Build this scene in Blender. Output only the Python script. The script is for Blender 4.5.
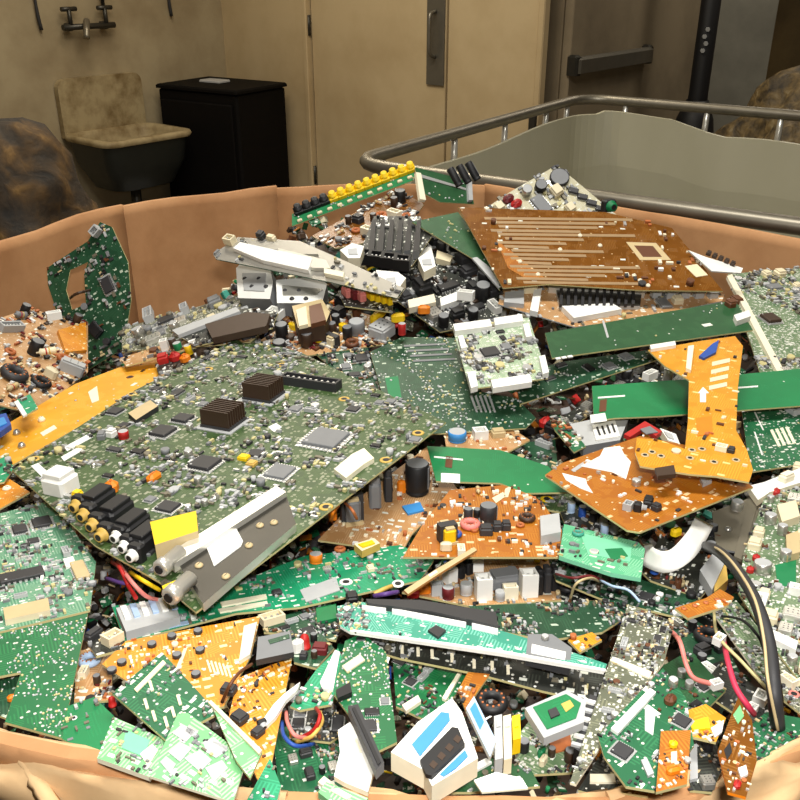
import bpy, bmesh, math, random
from mathutils import Vector, Matrix, noise

for o in list(bpy.data.objects):
    bpy.data.objects.remove(o)
SC = bpy.context.scene
COL = SC.collection
random.seed(7)

# ---------------------------------------------------------------- camera
F = 900.0                      # focal length in pixels of an 800 x 800 frame
CAM = Vector((0.0, 0.0, 1.45))
PITCH = math.radians(26.0)
FWD = Vector((0, math.cos(PITCH), -math.sin(PITCH)))
UP = Vector((0, math.sin(PITCH), math.cos(PITCH)))
RIGHT = Vector((1, 0, 0))
cd = bpy.data.cameras.new('camera')
cd.sensor_width = 36.0
cd.lens = F / 800.0 * 36.0
cd.clip_start = 0.02
cam = bpy.data.objects.new('camera', cd)
cam.location = CAM
cam.rotation_euler = (math.pi / 2 - PITCH, 0, 0)
COL.objects.link(cam)
SC.camera = cam

# ---------------------------------------------------------------- light
SC.view_settings.view_transform = 'Standard'
SC.view_settings.look = 'None'
SC.view_settings.gamma = 1.0
SC.view_settings.use_curve_mapping = False
SC.view_settings.exposure = 0.0
W = bpy.data.worlds.new('world')
SC.world = W
W.use_nodes = True
W.node_tree.nodes['Background'].inputs[0].default_value = (1.0, 0.93, 0.82, 1)
W.node_tree.nodes['Background'].inputs[1].default_value = 0.05


def area_light(name, loc, target, sx, sy, power, color):
    ld = bpy.data.lights.new(name, 'AREA')
    ld.shape = 'RECTANGLE'
    ld.size, ld.size_y = sx, sy
    ld.energy = power
    ld.color = color
    o = bpy.data.objects.new(name, ld)
    o.location = loc
    o.rotation_euler = (Vector(target) - Vector(loc)).to_track_quat('-Z', 'Y').to_euler()
    COL.objects.link(o)
    return o


# fluorescent fittings under the ceiling, two added fill lamps and the camera's own flash
area_light('tube_or_fill_light', (0.10, 0.75, 2.93), (0.10, 0.80, 0), 1.3, 0.35, 44, (1.0, 0.965, 0.90))
area_light('tube_or_fill_light', (-0.5, 3.1, 2.93), (-0.5, 3.1, 0), 1.3, 0.35, 42, (1.0, 0.90, 0.74))
area_light('tube_or_fill_light', (-0.9, 4.3, 2.93), (-0.9, 4.3, 0), 1.3, 0.35, 20, (1.0, 0.88, 0.70))  # added fill lamp, brightens the walls at the back
area_light('tube_or_fill_light', (2.4, 4.9, 2.93), (2.4, 4.9, 0), 1.3, 0.35, 24, (1.0, 0.90, 0.76))  # added fill lamp, lifts the recess around the exit door
area_light('camera_flash', (0.03, -0.03, 1.56), (0.0, 1.15, 1.05), 0.06, 0.04, 6.6, (1.0, 0.97, 0.93))


# ---------------------------------------------------------------- pixels to places
def ray(px, py):
    return FWD + RIGHT * ((px - 400.0) / F) + UP * ((400.0 - py) / F)


def lerp_table(tab, v):
    if v <= tab[0][0]:
        return tab[0][1]
    for (a, za), (b, zb) in zip(tab, tab[1:]):
        if v <= b:
            t = (v - a) / (b - a)
            t = t * t * (3 - 2 * t) * .5 + t * .5
            return za + (zb - za) * t
    return tab[-1][1]


HY = [(.25, 1.035), (.4, 1.03), (.6, 1.0), (.8, .995), (1.0, 1.02), (1.2, 1.08), (1.3, 1.12), (1.38, 1.07), (1.55, .93)]
HYL = [(.25, 1.035), (.4, 1.03), (.6, 1.0), (.8, .98), (1.0, .975), (1.2, .95), (1.35, .92), (1.55, .90)]
HYR = [(.25, 1.035), (.4, 1.03), (.6, 1.0), (.8, .995), (1.0, 1.01), (1.2, 1.03), (1.35, 1.0), (1.55, .93)]


def H(x, y):
    c = lerp_table(HY, y)
    if x < -.12:
        t = min(1, (-.12 - x) / .26)
        t = t * t * (3 - 2 * t)
        return c + (lerp_table(HYL, y) - c) * t
    if x > .30:
        t = min(1, (x - .30) / .2)
        t = t * t * (3 - 2 * t)
        return c + (lerp_table(HYR, y) - c) * t
    return c


def S(px, py, dz=0.0):
    """where the line of sight through a pixel meets the heap (dz above it)"""
    d = ray(px, py)
    t = .25
    while t < 2.0:
        p = CAM + d * t
        if p.z <= H(p.x, p.y) + dz:
            lo, hi = t - .01, t
            for _ in range(12):
                m = (lo + hi) / 2
                q = CAM + d * m
                if q.z <= H(q.x, q.y) + dz:
                    hi = m
                else:
                    lo = m
            return CAM + d * hi
        t += .01
    return CAM + d * 1.6


def Pz(px, py, z):
    d = ray(px, py)
    return CAM + d * ((z - CAM.z) / d.z)


def Py(px, py, y):
    d = ray(px, py)
    return CAM + d * (y / d.y)


def depth(p):
    return (p - CAM).dot(FWD)


# ---------------------------------------------------------------- materials
MATS = {}


def new_mat(name):
    m = bpy.data.materials.new(name)
    m.use_nodes = True
    b = m.node_tree.nodes['Principled BSDF']
    return m, m.node_tree, b


def N(nt, t, **k):
    n = nt.nodes.new(t)
    for a, v in k.items():
        setattr(n, a, v)
    return n


def L(nt, a, b):
    nt.links.new(a, b)


def mixc(nt, fac, a, b):
    m = N(nt, 'ShaderNodeMix', data_type='RGBA')
    if isinstance(fac, float):
        m.inputs[0].default_value = fac
    else:
        L(nt, fac, m.inputs[0])
    for i, v in ((6, a), (7, b)):
        if isinstance(v, tuple):
            m.inputs[i].default_value = (*v, 1)
        else:
            L(nt, v, m.inputs[i])
    return m.outputs[2]


def mth(nt, op, a, b=None):
    m = N(nt, 'ShaderNodeMath', operation=op)
    for i, v in ((0, a), (1, b)):
        if v is None:
            continue
        if isinstance(v, (int, float)):
            m.inputs[i].default_value = v
        else:
            L(nt, v, m.inputs[i])
    return m.outputs[0]


def lin(c):
    return tuple(((v / 255.0) / 12.92 if v / 255.0 <= .04045 else ((v / 255.0 + .055) / 1.055) ** 2.4) for v in c)


def plain(name, rgb, rough=.45, metal=0.0, vary=.12, scale=60, spec=.5, bump=0.0, trans=0.0):
    if name in MATS:
        return MATS[name]
    m, nt, b = new_mat(name)
    c = lin(rgb)
    tc = N(nt, 'ShaderNodeTexCoord')
    nz = N(nt, 'ShaderNodeTexNoise')
    nz.inputs['Scale'].default_value = scale
    nz.inputs['Detail'].default_value = 4
    L(nt, tc.outputs['Object'], nz.inputs['Vector'])
    lo = tuple(v * (1 - vary) for v in c)
    hi = tuple(min(1, v * (1 + vary)) for v in c)
    L(nt, mixc(nt, nz.outputs['Fac'], lo, hi), b.inputs['Base Color'])
    b.inputs['Roughness'].default_value = rough
    b.inputs['Metallic'].default_value = metal
    b.inputs['Specular IOR Level'].default_value = spec
    if trans:
        b.inputs['Transmission Weight'].default_value = trans
    if bump:
        bp = N(nt, 'ShaderNodeBump')
        bp.inputs['Strength'].default_value = bump
        bp.inputs['Distance'].default_value = .01
        L(nt, nz.outputs['Fac'], bp.inputs['Height'])
        L(nt, bp.outputs[0], b.inputs['Normal'])
    MATS[name] = m
    return m


def pcb(name, base, trace, pad=(205, 205, 195), padcell=3.2, paddens=.35, padr=.28, silk=.12, silkcol=(225, 228, 215),
        tracecell=9.0, traceamt=.55, rough=.46, dirt=.25):
    """printed circuit laminate: solder mask, copper tracks, tinned pads and white print"""
    m, nt, b = new_mat(name)
    tc = N(nt, 'ShaderNodeTexCoord')
    v = tc.outputs['Object']
    cb, ct = lin(base), lin(trace)
    # broad tone of the mask
    nz = N(nt, 'ShaderNodeTexNoise')
    nz.inputs['Scale'].default_value = 14
    nz.inputs['Detail'].default_value = 5
    L(nt, v, nz.inputs['Vector'])
    dk = tuple(x * (1 - dirt) for x in cb)
    br = tuple(min(1, x * (1 + dirt)) for x in cb)
    col = mixc(nt, nz.outputs['Fac'], dk, br)
    # tracks: blocks of parallel lines, every block with its own direction
    blk = N(nt, 'ShaderNodeTexVoronoi', feature='F1', distance='CHEBYCHEV')
    blk.inputs['Scale'].default_value = 1000.0 / tracecell
    L(nt, v, blk.inputs['Vector'])
    sep = N(nt, 'ShaderNodeSeparateColor')
    L(nt, blk.outputs['Color'], sep.inputs[0])
    sx = N(nt, 'ShaderNodeSeparateXYZ')
    L(nt, v, sx.inputs[0])
    diag = mth(nt, 'ADD', sx.outputs[0], sx.outputs[1])
    dirsel = mth(nt, 'GREATER_THAN', sep.outputs[0], .5)
    dirsel2 = mth(nt, 'GREATER_THAN', sep.outputs[0], .8)
    a1 = N(nt, 'ShaderNodeMix', data_type='FLOAT')
    L(nt, dirsel, a1.inputs[0]); L(nt, sx.outputs[0], a1.inputs[2]); L(nt, sx.outputs[1], a1.inputs[3])
    a2 = N(nt, 'ShaderNodeMix', data_type='FLOAT')
    L(nt, dirsel2, a2.inputs[0]); L(nt, a1.outputs[0], a2.inputs[2]); L(nt, diag, a2.inputs[3])
    fr = mth(nt, 'FRACT', mth(nt, 'MULTIPLY', a2.outputs[0], 1000.0 / (tracecell * .22)))
    line = mth(nt, 'LESS_THAN', fr, .45)
    line = mth(nt, 'MULTIPLY', line, mth(nt, 'LESS_THAN', sep.outputs[1], traceamt))
    col = mixc(nt, mth(nt, 'MULTIPLY', line, .85), col, ct)
    # white print: little rectangles
    if silk > 0:
        mp = N(nt, 'ShaderNodeMapping')
        mp.inputs['Scale'].default_value = (1.0, 1.9, 1.0)
        L(nt, v, mp.inputs['Vector'])
        sv = N(nt, 'ShaderNodeTexVoronoi', feature='F1', distance='CHEBYCHEV')
        sv.inputs['Scale'].default_value = 1000.0 / (padcell * 2.1)
        L(nt, mp.outputs[0], sv.inputs['Vector'])
        ss = N(nt, 'ShaderNodeSeparateColor')
        L(nt, sv.outputs['Color'], ss.inputs[0])
        near = mth(nt, 'LESS_THAN', sv.outputs['Distance'], .34)
        hit = mth(nt, 'MULTIPLY', near, mth(nt, 'LESS_THAN', ss.outputs[0], silk))
        col = mixc(nt, hit, col, lin(silkcol))
    # tinned pads
    pv = N(nt, 'ShaderNodeTexVoronoi', feature='F1', distance='EUCLIDEAN')
    pv.inputs['Scale'].default_value = 1000.0 / padcell
    L(nt, v, pv.inputs['Vector'])
    ps = N(nt, 'ShaderNodeSeparateColor')
    L(nt, pv.outputs['Color'], ps.inputs[0])
    zone = N(nt, 'ShaderNodeTexNoise')
    zone.inputs['Scale'].default_value = 45
    L(nt, v, zone.inputs['Vector'])
    zf = mth(nt, 'MULTIPLY', zone.outputs['Fac'], 2.0 * paddens)
    ph = mth(nt, 'MULTIPLY', mth(nt, 'LESS_THAN', pv.outputs['Distance'], padr), mth(nt, 'LESS_THAN', ps.outputs[1], zf))
    col = mixc(nt, ph, col, lin(pad))
    L(nt, col, b.inputs['Base Color'])
    b.inputs['Roughness'].default_value = rough
    b.inputs['Specular IOR Level'].default_value = .5
    bp = N(nt, 'ShaderNodeBump')
    bp.inputs['Strength'].default_value = .25
    bp.inputs['Distance'].default_value = .0006
    L(nt, mth(nt, 'ADD', ph, mth(nt, 'MULTIPLY', line, .4)), bp.inputs['Height'])
    L(nt, bp.outputs[0], b.inputs['Normal'])
    MATS[name] = m
    return m


def cardboard(name, rgb, dark):
    m, nt, b = new_mat(name)
    tc = N(nt, 'ShaderNodeTexCoord')
    nz = N(nt, 'ShaderNodeTexNoise')
    nz.inputs['Scale'].default_value = 7
    nz.inputs['Detail'].default_value = 10
    nz.inputs['Roughness'].default_value = .62
    L(nt, tc.outputs['Object'], nz.inputs['Vector'])
    cr = N(nt, 'ShaderNodeValToRGB')
    cr.color_ramp.elements[0].position = .30
    cr.color_ramp.elements[0].color = (*lin(dark), 1)
    cr.color_ramp.elements[1].position = .62
    cr.color_ramp.elements[1].color = (*lin(rgb), 1)
    L(nt, nz.outputs['Fac'], cr.inputs[0])
    # rubbed streaks down the board
    mp = N(nt, 'ShaderNodeMapping')
    mp.inputs['Scale'].default_value = (26, 26, 2.5)
    L(nt, tc.outputs['Object'], mp.inputs['Vector'])
    n2 = N(nt, 'ShaderNodeTexNoise')
    n2.inputs['Scale'].default_value = 1.0
    n2.inputs['Detail'].default_value = 3
    L(nt, mp.outputs[0], n2.inputs['Vector'])
    f = mth(nt, 'MULTIPLY', n2.outputs['Fac'], .45)
    L(nt, mixc(nt, f, cr.outputs[0], tuple(v * .72 for v in lin(rgb))), b.inputs['Base Color'])
    b.inputs['Roughness'].default_value = .72
    b.inputs['Specular IOR Level'].default_value = .25
    bp = N(nt, 'ShaderNodeBump')
    bp.inputs['Strength'].default_value = .3
    bp.inputs['Distance'].default_value = .004
    L(nt, nz.outputs['Fac'], bp.inputs['Height'])
    L(nt, bp.outputs[0], b.inputs['Normal'])
    MATS[name] = m
    return m


def wallpaint(name, rgb, stain, scale=2.2):
    m, nt, b = new_mat(name)
    tc = N(nt, 'ShaderNodeTexCoord')
    nz = N(nt, 'ShaderNodeTexNoise')
    nz.inputs['Scale'].default_value = scale
    nz.inputs['Detail'].default_value = 8
    nz.inputs['Roughness'].default_value = .6
    L(nt, tc.outputs['Object'], nz.inputs['Vector'])
    cr = N(nt, 'ShaderNodeValToRGB')
    cr.color_ramp.elements[0].position = .3
    cr.color_ramp.elements[0].color = (*lin(stain), 1)
    cr.color_ramp.elements[1].position = .6
    cr.color_ramp.elements[1].color = (*lin(rgb), 1)
    L(nt, nz.outputs['Fac'], cr.inputs[0])
    L(nt, cr.outputs[0], b.inputs['Base Color'])
    b.inputs['Roughness'].default_value = .6
    b.inputs['Specular IOR Level'].default_value = .3
    MATS[name] = m
    return m


COLS = dict(
    black=(22, 22, 24), charcoal=(48, 48, 50), grey=(120, 122, 124), lightgrey=(176, 178, 178), white=(236, 236, 230),
    cream=(226, 214, 180), beige=(196, 176, 132), tin=(198, 200, 196), red=(178, 30, 26), blue=(36, 78, 160),
    skyblue=(60, 140, 205), paleblue=(170, 195, 225), yellow=(238, 198, 10), orange=(232, 128, 16), green=(12, 120, 70),
    brown=(96, 56, 30), copper=(176, 100, 52), pink=(222, 130, 120), purple=(92, 62, 130), teal=(60, 150, 130),
    gold=(206, 170, 84), fr4=(196, 186, 132), phenol=(186, 128, 66), maroon=(104, 26, 30), ivory=(240, 232, 205),
    darkbrown=(60, 42, 28), mint=(120, 200, 160), magenta=(200, 50, 80))
for k, c in COLS.items():
    plain(k, c, rough=.55, vary=.10, scale=90)
plain('tin', COLS['tin'], .3, .75, .15)
MATS['tin'] = None
del MATS['tin']
plain('tin', (205, 206, 204), .34, .55, .15)
plain('metal', (188, 186, 178), .32, .7, .15, 40)
plain('brightmetal', (224, 222, 212), .28, .6, .08, 40)
plain('gold', (214, 176, 88), .3, .6) if False else None
plain('galv', (132, 126, 112), .42, .7, .2, 30)
plain('darkmetal', (62, 60, 54), .38, .5, .25, 40)

pcb('pcb_olive', (54, 78, 40), (74, 98, 52), pad=(136, 142, 116), padcell=3.4, paddens=.42, padr=.4, silk=.22, silkcol=(146, 150, 126))
pcb('pcb_green', (22, 92, 56), (40, 116, 72), padcell=2.8, paddens=.35, silk=.16)
pcb('pcb_solder', (14, 98, 54), (30, 120, 66), padcell=2.8, paddens=.30, padr=.3, silk=0)
pcb('pcb_dark', (24, 66, 42), (40, 86, 58), pad=(150, 168, 150), padcell=3.4, paddens=.26, padr=.26, silk=.10, silkcol=(180, 195, 175))
pcb('pcb_plain', (12, 118, 66), (16, 126, 72), padcell=9, paddens=.05, padr=.12, silk=.0, traceamt=.25, rough=.5)
pcb('pcb_plaindark', (30, 78, 42), (40, 90, 50), padcell=8, paddens=.08, padr=.14, silk=.02, traceamt=.4, rough=.5)
pcb('pcb_emerald', (20, 136, 92), (44, 164, 118), padcell=3.0, paddens=.22, silk=.16, traceamt=.6)
pcb('pcb_teal', (54, 146, 122), (116, 190, 168), padcell=2.6, paddens=.36, silk=.18, traceamt=.7)
pcb('pcb_mint', (96, 178, 134), (140, 206, 166), padcell=4, paddens=.14, silk=.08, traceamt=.6, rough=.25)
pcb('pcb_lime', (112, 178, 120), (172, 212, 166), padcell=3, paddens=.3, silk=.25, traceamt=.6)
pcb('pcb_pale', (150, 172, 140), (186, 198, 172), padcell=2.4, paddens=.5, padr=.36, silk=.25, traceamt=.6)
pcb('pcb_greygreen', (92, 118, 84), (136, 152, 118), padcell=2.4, paddens=.62, padr=.38, silk=.30, traceamt=.6)
pcb('pcb_grey', (92, 96, 78), (126, 128, 104), padcell=2.3, paddens=.6, padr=.36, silk=.30, traceamt=.6, silkcol=(205, 203, 180))
pcb('pcb_yellow', (228, 162, 40), (236, 180, 66), pad=(220, 205, 170), padcell=6, paddens=.14, padr=.2, silk=.04, traceamt=.3)
pcb('pcb_orange', (206, 130, 22), (224, 156, 46), pad=(232, 214, 170), padcell=3.2, paddens=.24, padr=.26, silk=.14, silkcol=(240, 215, 160), traceamt=.6)
pcb('pcb_amber', (204, 138, 20), (220, 160, 44), pad=(222, 190, 120), padcell=4, paddens=.14, padr=.22, silk=.05, silkcol=(236, 205, 130), traceamt=.6)
pcb('pcb_rust', (162, 94, 14), (182, 118, 30), pad=(226, 206, 170), padcell=4, paddens=.16, padr=.24, silk=.06, silkcol=(226, 190, 140), traceamt=.6, dirt=.35)
pcb('pcb_brown', (112, 68, 20), (138, 92, 40), pad=(206, 176, 130), padcell=4.5, paddens=.10, padr=.24, silk=.03, traceamt=.5, rough=.25, dirt=.45)
pcb('pcb_tan', (178, 134, 86), (200, 164, 122), pad=(230, 215, 190), padcell=4, paddens=.25, padr=.3, silk=.12, traceamt=.6, dirt=.35)
pcb('pcb_black', (38, 40, 36), (62, 66, 58), padcell=3.2, paddens=.32, padr=.3, silk=.12, traceamt=.5)

plain('olivegrey', (116, 110, 94), .5, .2, .2, 30)
plain('tracktan', (168, 140, 104), .4, .2, .15, 60)
pcb('pcb_sage', (84, 138, 108), (130, 172, 140), padcell=2.6, paddens=.4, silk=.2, traceamt=.7)
pcb('pcb_ivory', (186, 180, 146), (206, 202, 176), padcell=3, paddens=.3, silk=.15, traceamt=.4)
cardboard('cardboard', (202, 152, 106), (164, 114, 72))
cardboard('cardboard_edge', (224, 192, 146), (188, 146, 100))


# ---------------------------------------------------------------- mesh building
class MB:
    def __init__(s):
        s.v, s.f, s.m, s.sm = [], [], [], []

    def add(s, vs, fs, m=0, smooth=False):
        b = len(s.v)
        s.v += [tuple(x) for x in vs]
        for f in fs:
            s.f.append(tuple(b + i for i in f))
            s.m.append(m)
            s.sm.append(smooth)

    def box(s, c, w, d, h, m=0, M=None, taper=1.0):
        """c = centre of the bottom face"""
        x, y, z = c
        vs = []
        for (zz, t) in ((z, 1.0), (z + h, taper)):
            for sx, sy in ((-1, -1), (1, -1), (1, 1), (-1, 1)):
                vs.append(Vector((x + sx * w / 2 * t, y + sy * d / 2 * t, zz)))
        if M:
            vs = [M @ v for v in vs]
        s.add(vs, [(3, 2, 1, 0), (4, 5, 6, 7), (0, 1, 5, 4), (1, 2, 6, 5), (2, 3, 7, 6), (3, 0, 4, 7)], m)

    def bevbox(s, c, w, d, h, m=0, b=None, M=None):
        x, y, z = c
        b = min(w, d, h) * .18 if b is None else b
        rings = [(z, 0), (z + h - b, 0), (z + h, b)]
        vs = []
        for zz, i in rings:
            a, e = w / 2 - i, d / 2 - i
            k = b
            for px, py in ((-a + k, -e), (a - k, -e), (a, -e + k), (a, e - k), (a - k, e), (-a + k, e), (-a, e - k), (-a, -e + k)):
                vs.append(Vector((x + px, y + py, zz)))
        if M:
            vs = [M @ v for v in vs]
        fs = [tuple(range(7, -1, -1)), tuple(range(16, 24))]
        for r in range(2):
            for i in range(8):
                j = (i + 1) % 8
                fs.append((r * 8 + i, r * 8 + j, r * 8 + 8 + j, r * 8 + 8 + i))
        s.add(vs, fs, m)

    def lathe(s, prof, seg=12, m=0, M=None, mtop=None, smooth=True):
        vs = []
        for r, z in prof:
            for i in range(seg):
                a = 2 * math.pi * i / seg
                vs.append(Vector((r * math.cos(a), r * math.sin(a), z)))
        if M:
            vs = [M @ v for v in vs]
        b = len(s.v)
        s.v += [tuple(v) for v in vs]
        n = len(prof)
        for k in range(n - 1):
            for i in range(seg):
                j = (i + 1) % seg
                s.f.append((b + k * seg + i, b + k * seg + j, b + (k + 1) * seg + j, b + (k + 1) * seg + i))
                s.m.append(m); s.sm.append(smooth)
        s.f.append(tuple(b + i for i in range(seg - 1, -1, -1))); s.m.append(m); s.sm.append(False)
        s.f.append(tuple(b + (n - 1) * seg + i for i in range(seg))); s.m.append(m if mtop is None else mtop); s.sm.append(False)

    def cyl(s, r, h, seg=12, m=0, M=None, mtop=None):
        s.lathe([(r, 0), (r, h)], seg, m, M, mtop)

    def tube(s, pts, r, seg=6, m=0, closed=False):
        pts = [Vector(p) for p in pts]
        n = len(pts)
        up = None
        rings = []
        for i, p in enumerate(pts):
            a = pts[(i - 1) % n] if (closed or i > 0) else p
            c = pts[(i + 1) % n] if (closed or i < n - 1) else p
            t = (c - a).normalized()
            if up is None:
                up = t.orthogonal().normalized()
            up = (up - t * up.dot(t)).normalized()
            sd = t.cross(up)
            rr = r[i] if isinstance(r, (list, tuple)) else r
            rings.append([p + (up * math.cos(2 * math.pi * k / seg) + sd * math.sin(2 * math.pi * k / seg)) * rr for k in range(seg)])
        b = len(s.v)
        for rg in rings:
            s.v += [tuple(v) for v in rg]
        for i in range(n if closed else n - 1):
            j = (i + 1) % n
            for k in range(seg):
                l = (k + 1) % seg
                s.f.append((b + i * seg + k, b + i * seg + l, b + j * seg + l, b + j * seg + k))
                s.m.append(m); s.sm.append(True)
        if not closed:
            s.f.append(tuple(b + k for k in range(seg - 1, -1, -1))); s.m.append(m); s.sm.append(False)
            s.f.append(tuple(b + (n - 1) * seg + k for k in range(seg))); s.m.append(m); s.sm.append(False)

    def torus(s, R, r, z=0, S_=16, s_=6, m=0, M=None, flat=1.0):
        pts = []
        b = len(s.v)
        for i in range(S_):
            a = 2 * math.pi * i / S_
            for k in range(s_):
                c = 2 * math.pi * k / s_
                v = Vector(((R + r * math.cos(c)) * math.cos(a), (R + r * math.cos(c)) * math.sin(a), z + r * flat * math.sin(c)))
                s.v.append(tuple(M @ v if M else v))
        for i in range(S_):
            j = (i + 1) % S_
            for k in range(s_):
                l = (k + 1) % s_
                s.f.append((b + i * s_ + k, b + j * s_ + k, b + j * s_ + l, b + i * s_ + l))
                s.m.append(m); s.sm.append(True)

    def prism(s, poly, z0, z1, m=0, mside=None):
        """poly: list of (x, y), or of (x, y, x1, y1) when the top differs from the bottom"""
        A = sum(poly[i][0] * poly[(i + 1) % len(poly)][1] - poly[(i + 1) % len(poly)][0] * poly[i][1] for i in range(len(poly)))
        if A < 0:
            poly = poly[::-1]
        n = len(poly)
        vs = [(p[0], p[1], z0) for p in poly] + [(p[-2], p[-1], z1) for p in poly]
        s.add(vs, [tuple(range(n - 1, -1, -1))], m if mside is None else mside)
        b = len(s.v) - 2 * n
        s.f.append(tuple(b + n + i for i in range(n))); s.m.append(m); s.sm.append(False)
        for i in range(n):
            j = (i + 1) % n
            s.f.append((b + i, b + j, b + n + j, b + n + i))
            s.m.append(m if mside is None else mside); s.sm.append(False)

    def strip(s, rows, thick, m=0, smooth=True):
        """rows: list of lists of points (a sheet); given a thickness along -normal"""
        R, C = len(rows), len(rows[0])
        P = [[Vector(p) for p in r] for r in rows]
        Q = []
        for i in range(R):
            q = []
            for j in range(C):
                a = P[min(i + 1, R - 1)][j] - P[max(i - 1, 0)][j]
                c = P[i][min(j + 1, C - 1)] - P[i][max(j - 1, 0)]
                nn = a.cross(c)
                nn = nn.normalized() if nn.length > 1e-12 else Vector((0, 0, 1))
                q.append(P[i][j] - nn * thick)
            Q.append(q)
        b = len(s.v)
        for g in (P, Q):
            for r in g:
                s.v += [tuple(v) for v in r]
        o = R * C
        def I(i, j, k): return b + k * o + i * C + j
        for i in range(R - 1):
            for j in range(C - 1):
                s.f.append((I(i, j, 0), I(i + 1, j, 0), I(i + 1, j + 1, 0), I(i, j + 1, 0))); s.m.append(m); s.sm.append(smooth)
                s.f.append((I(i, j, 1), I(i, j + 1, 1), I(i + 1, j + 1, 1), I(i + 1, j, 1))); s.m.append(m); s.sm.append(smooth)
        for i in range(R - 1):
            for j in (0, C - 1):
                s.f.append((I(i, j, 0), I(i, j, 1), I(i + 1, j, 1), I(i + 1, j, 0))); s.m.append(m); s.sm.append(False)
        for j in range(C - 1):
            for i in (0, R - 1):
                s.f.append((I(i, j, 0), I(i, j + 1, 0), I(i, j + 1, 1), I(i, j, 1))); s.m.append(m); s.sm.append(False)

    def mesh(s, name, mats):
        me = bpy.data.meshes.new(name)
        me.from_pydata(s.v, [], s.f)
        for m in mats:
            me.materials.append(MATS[m] if isinstance(m, str) else m)
        me.polygons.foreach_set('material_index', s.m)
        me.polygons.foreach_set('use_smooth', s.sm)
        bm = bmesh.new()
        bm.from_mesh(me)
        bmesh.ops.recalc_face_normals(bm, faces=bm.faces)
        bm.to_mesh(me)
        bm.free()
        me.update()
        return me

    def build(s, name, mats, parent=None):
        return obj(name, s.mesh(name, mats if isinstance(mats, (list, tuple)) else [mats]), parent)


def obj(name, me, parent=None):
    o = bpy.data.objects.new(name, me)
    COL.objects.link(o)
    if parent:
        o.parent = parent
    return o


LABELS = {}


def tag(o, label=None, cat=None, group=None, kind=None):
    if label:
        o['label'] = label
        if cat:
            LABELS.setdefault(label, []).append(o.name)
    if cat:
        o['category'] = cat
    if group:
        o['group'] = group
    if kind:
        o['kind'] = kind
    return o


def thing(name, label, cat, group=None, M=None):
    o = bpy.data.objects.new(name, None)
    o.empty_display_size = .02
    COL.objects.link(o)
    if M:
        o.matrix_world = M
    return tag(o, label, cat, group)


def struct(o):
    o['kind'] = 'structure'
    return o


def smooth_path(pts, n=6):
    """Catmull-Rom through points"""
    P = [Vector(p) for p in pts]
    out = []
    for i in range(len(P) - 1):
        p0 = P[i - 1] if i else P[0] * 2 - P[1]
        p1, p2 = P[i], P[i + 1]
        p3 = P[i + 2] if i + 2 < len(P) else P[-1] * 2 - P[-2]
        for k in range(n):
            t = k / n
            out.append(.5 * ((2 * p1) + (p2 - p0) * t + (2 * p0 - 5 * p1 + 4 * p2 - p3) * t * t + (3 * p1 - p0 - 3 * p2 + p3) * t ** 3))
    out.append(P[-1])
    return out

# ================================================================ the room
wallpaint('paint_door_wall', (196, 176, 138), (178, 156, 118))
wallpaint('paint_sink_wall', (172, 158, 128), (140, 124, 96))
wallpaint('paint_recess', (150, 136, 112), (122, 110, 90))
wallpaint('paint_dark', (112, 94, 60), (78, 64, 40))
wallpaint('paint_bluegrey', (138, 136, 124), (112, 110, 100))
wallpaint('concrete', (128, 120, 106), (92, 86, 76), 3)
wallpaint('paint_ceiling', (200, 195, 182), (184, 178, 164))
wallpaint('enamel', (172, 156, 120), (116, 96, 62), 9)
plain('basin_iron', (30, 34, 32), .45, .1, .3, 12)
plain('cabinet_black', (9, 7, 6), .75, 0, .3, 8, .15)
plain('steelplate', (120, 116, 106), .35, .6, .15, 20)

C0 = Vector((-1.11, 6.1, 0))
RM = Matrix.Translation(C0) @ Matrix.Rotation(math.radians(-40), 4, 'Z')


def slab(name, x0, x1, y0, y1, z0, z1, mat, parent=None):
    """axis-aligned slab in the room's own frame"""
    mb = MB()
    mb.box(((x0 + x1) / 2, (y0 + y1) / 2, z0), x1 - x0, y1 - y0, z1 - z0)
    o = mb.build(name, mat, parent)
    if parent is None:
        o.matrix_world = RM
    return o


struct(slab('floor', -.2, 7.6, -6.6, 3.4, -.1, 0, 'concrete'))
struct(slab('ceiling', -.2, 7.6, -6.6, 3.4, 3.0, 3.1, 'paint_ceiling'))
struct(slab('wall_left', -.15, 0, -6.5, .15, 0, 3.0, 'paint_sink_wall'))
wb = struct(slab('wall_back', 0, .76, 0, .15, 0, 3.0, 'paint_door_wall'))
struct(slab('wall_lintel', .76, 2.352, 0, .15, 2.16, 3.0, 'paint_door_wall'))
struct(slab('wall_recess', 2.19, 2.352, .15, 3.2, 0, 3.0, 'paint_recess'))
struct(slab('wall_far', 2.352, 7.5, 3.1, 3.25, 0, 3.0, 'paint_dark'))
struct(slab('wall_right', 7.5, 7.6, -6.5, 3.1, 0, 3.0, 'paint_dark'))
struct(slab('wall_rear', -.1, 7.6, -6.6, -6.5, 0, 3.0, 'paint_sink_wall'))
# strip light fittings on the ceiling; the last two house the added fill lamps
for nm, (x, y) in (('above the cardboard box', (0.10, .75)), ('in front of the beige doors', (-.5, 3.1)), ('near the sink wall, added to brighten the background', (-.9, 4.3)), ('by the exit door recess, added to brighten it', (2.4, 4.9))):
    mb = MB()
    mb.bevbox((x, y, 2.955), 1.36, .42, .044, 0, .01)
    o = mb.build('ceiling_light', ['white'])
    tag(o, 'white fluorescent ceiling fitting ' + nm, 'light', 'ceiling fittings')


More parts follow.
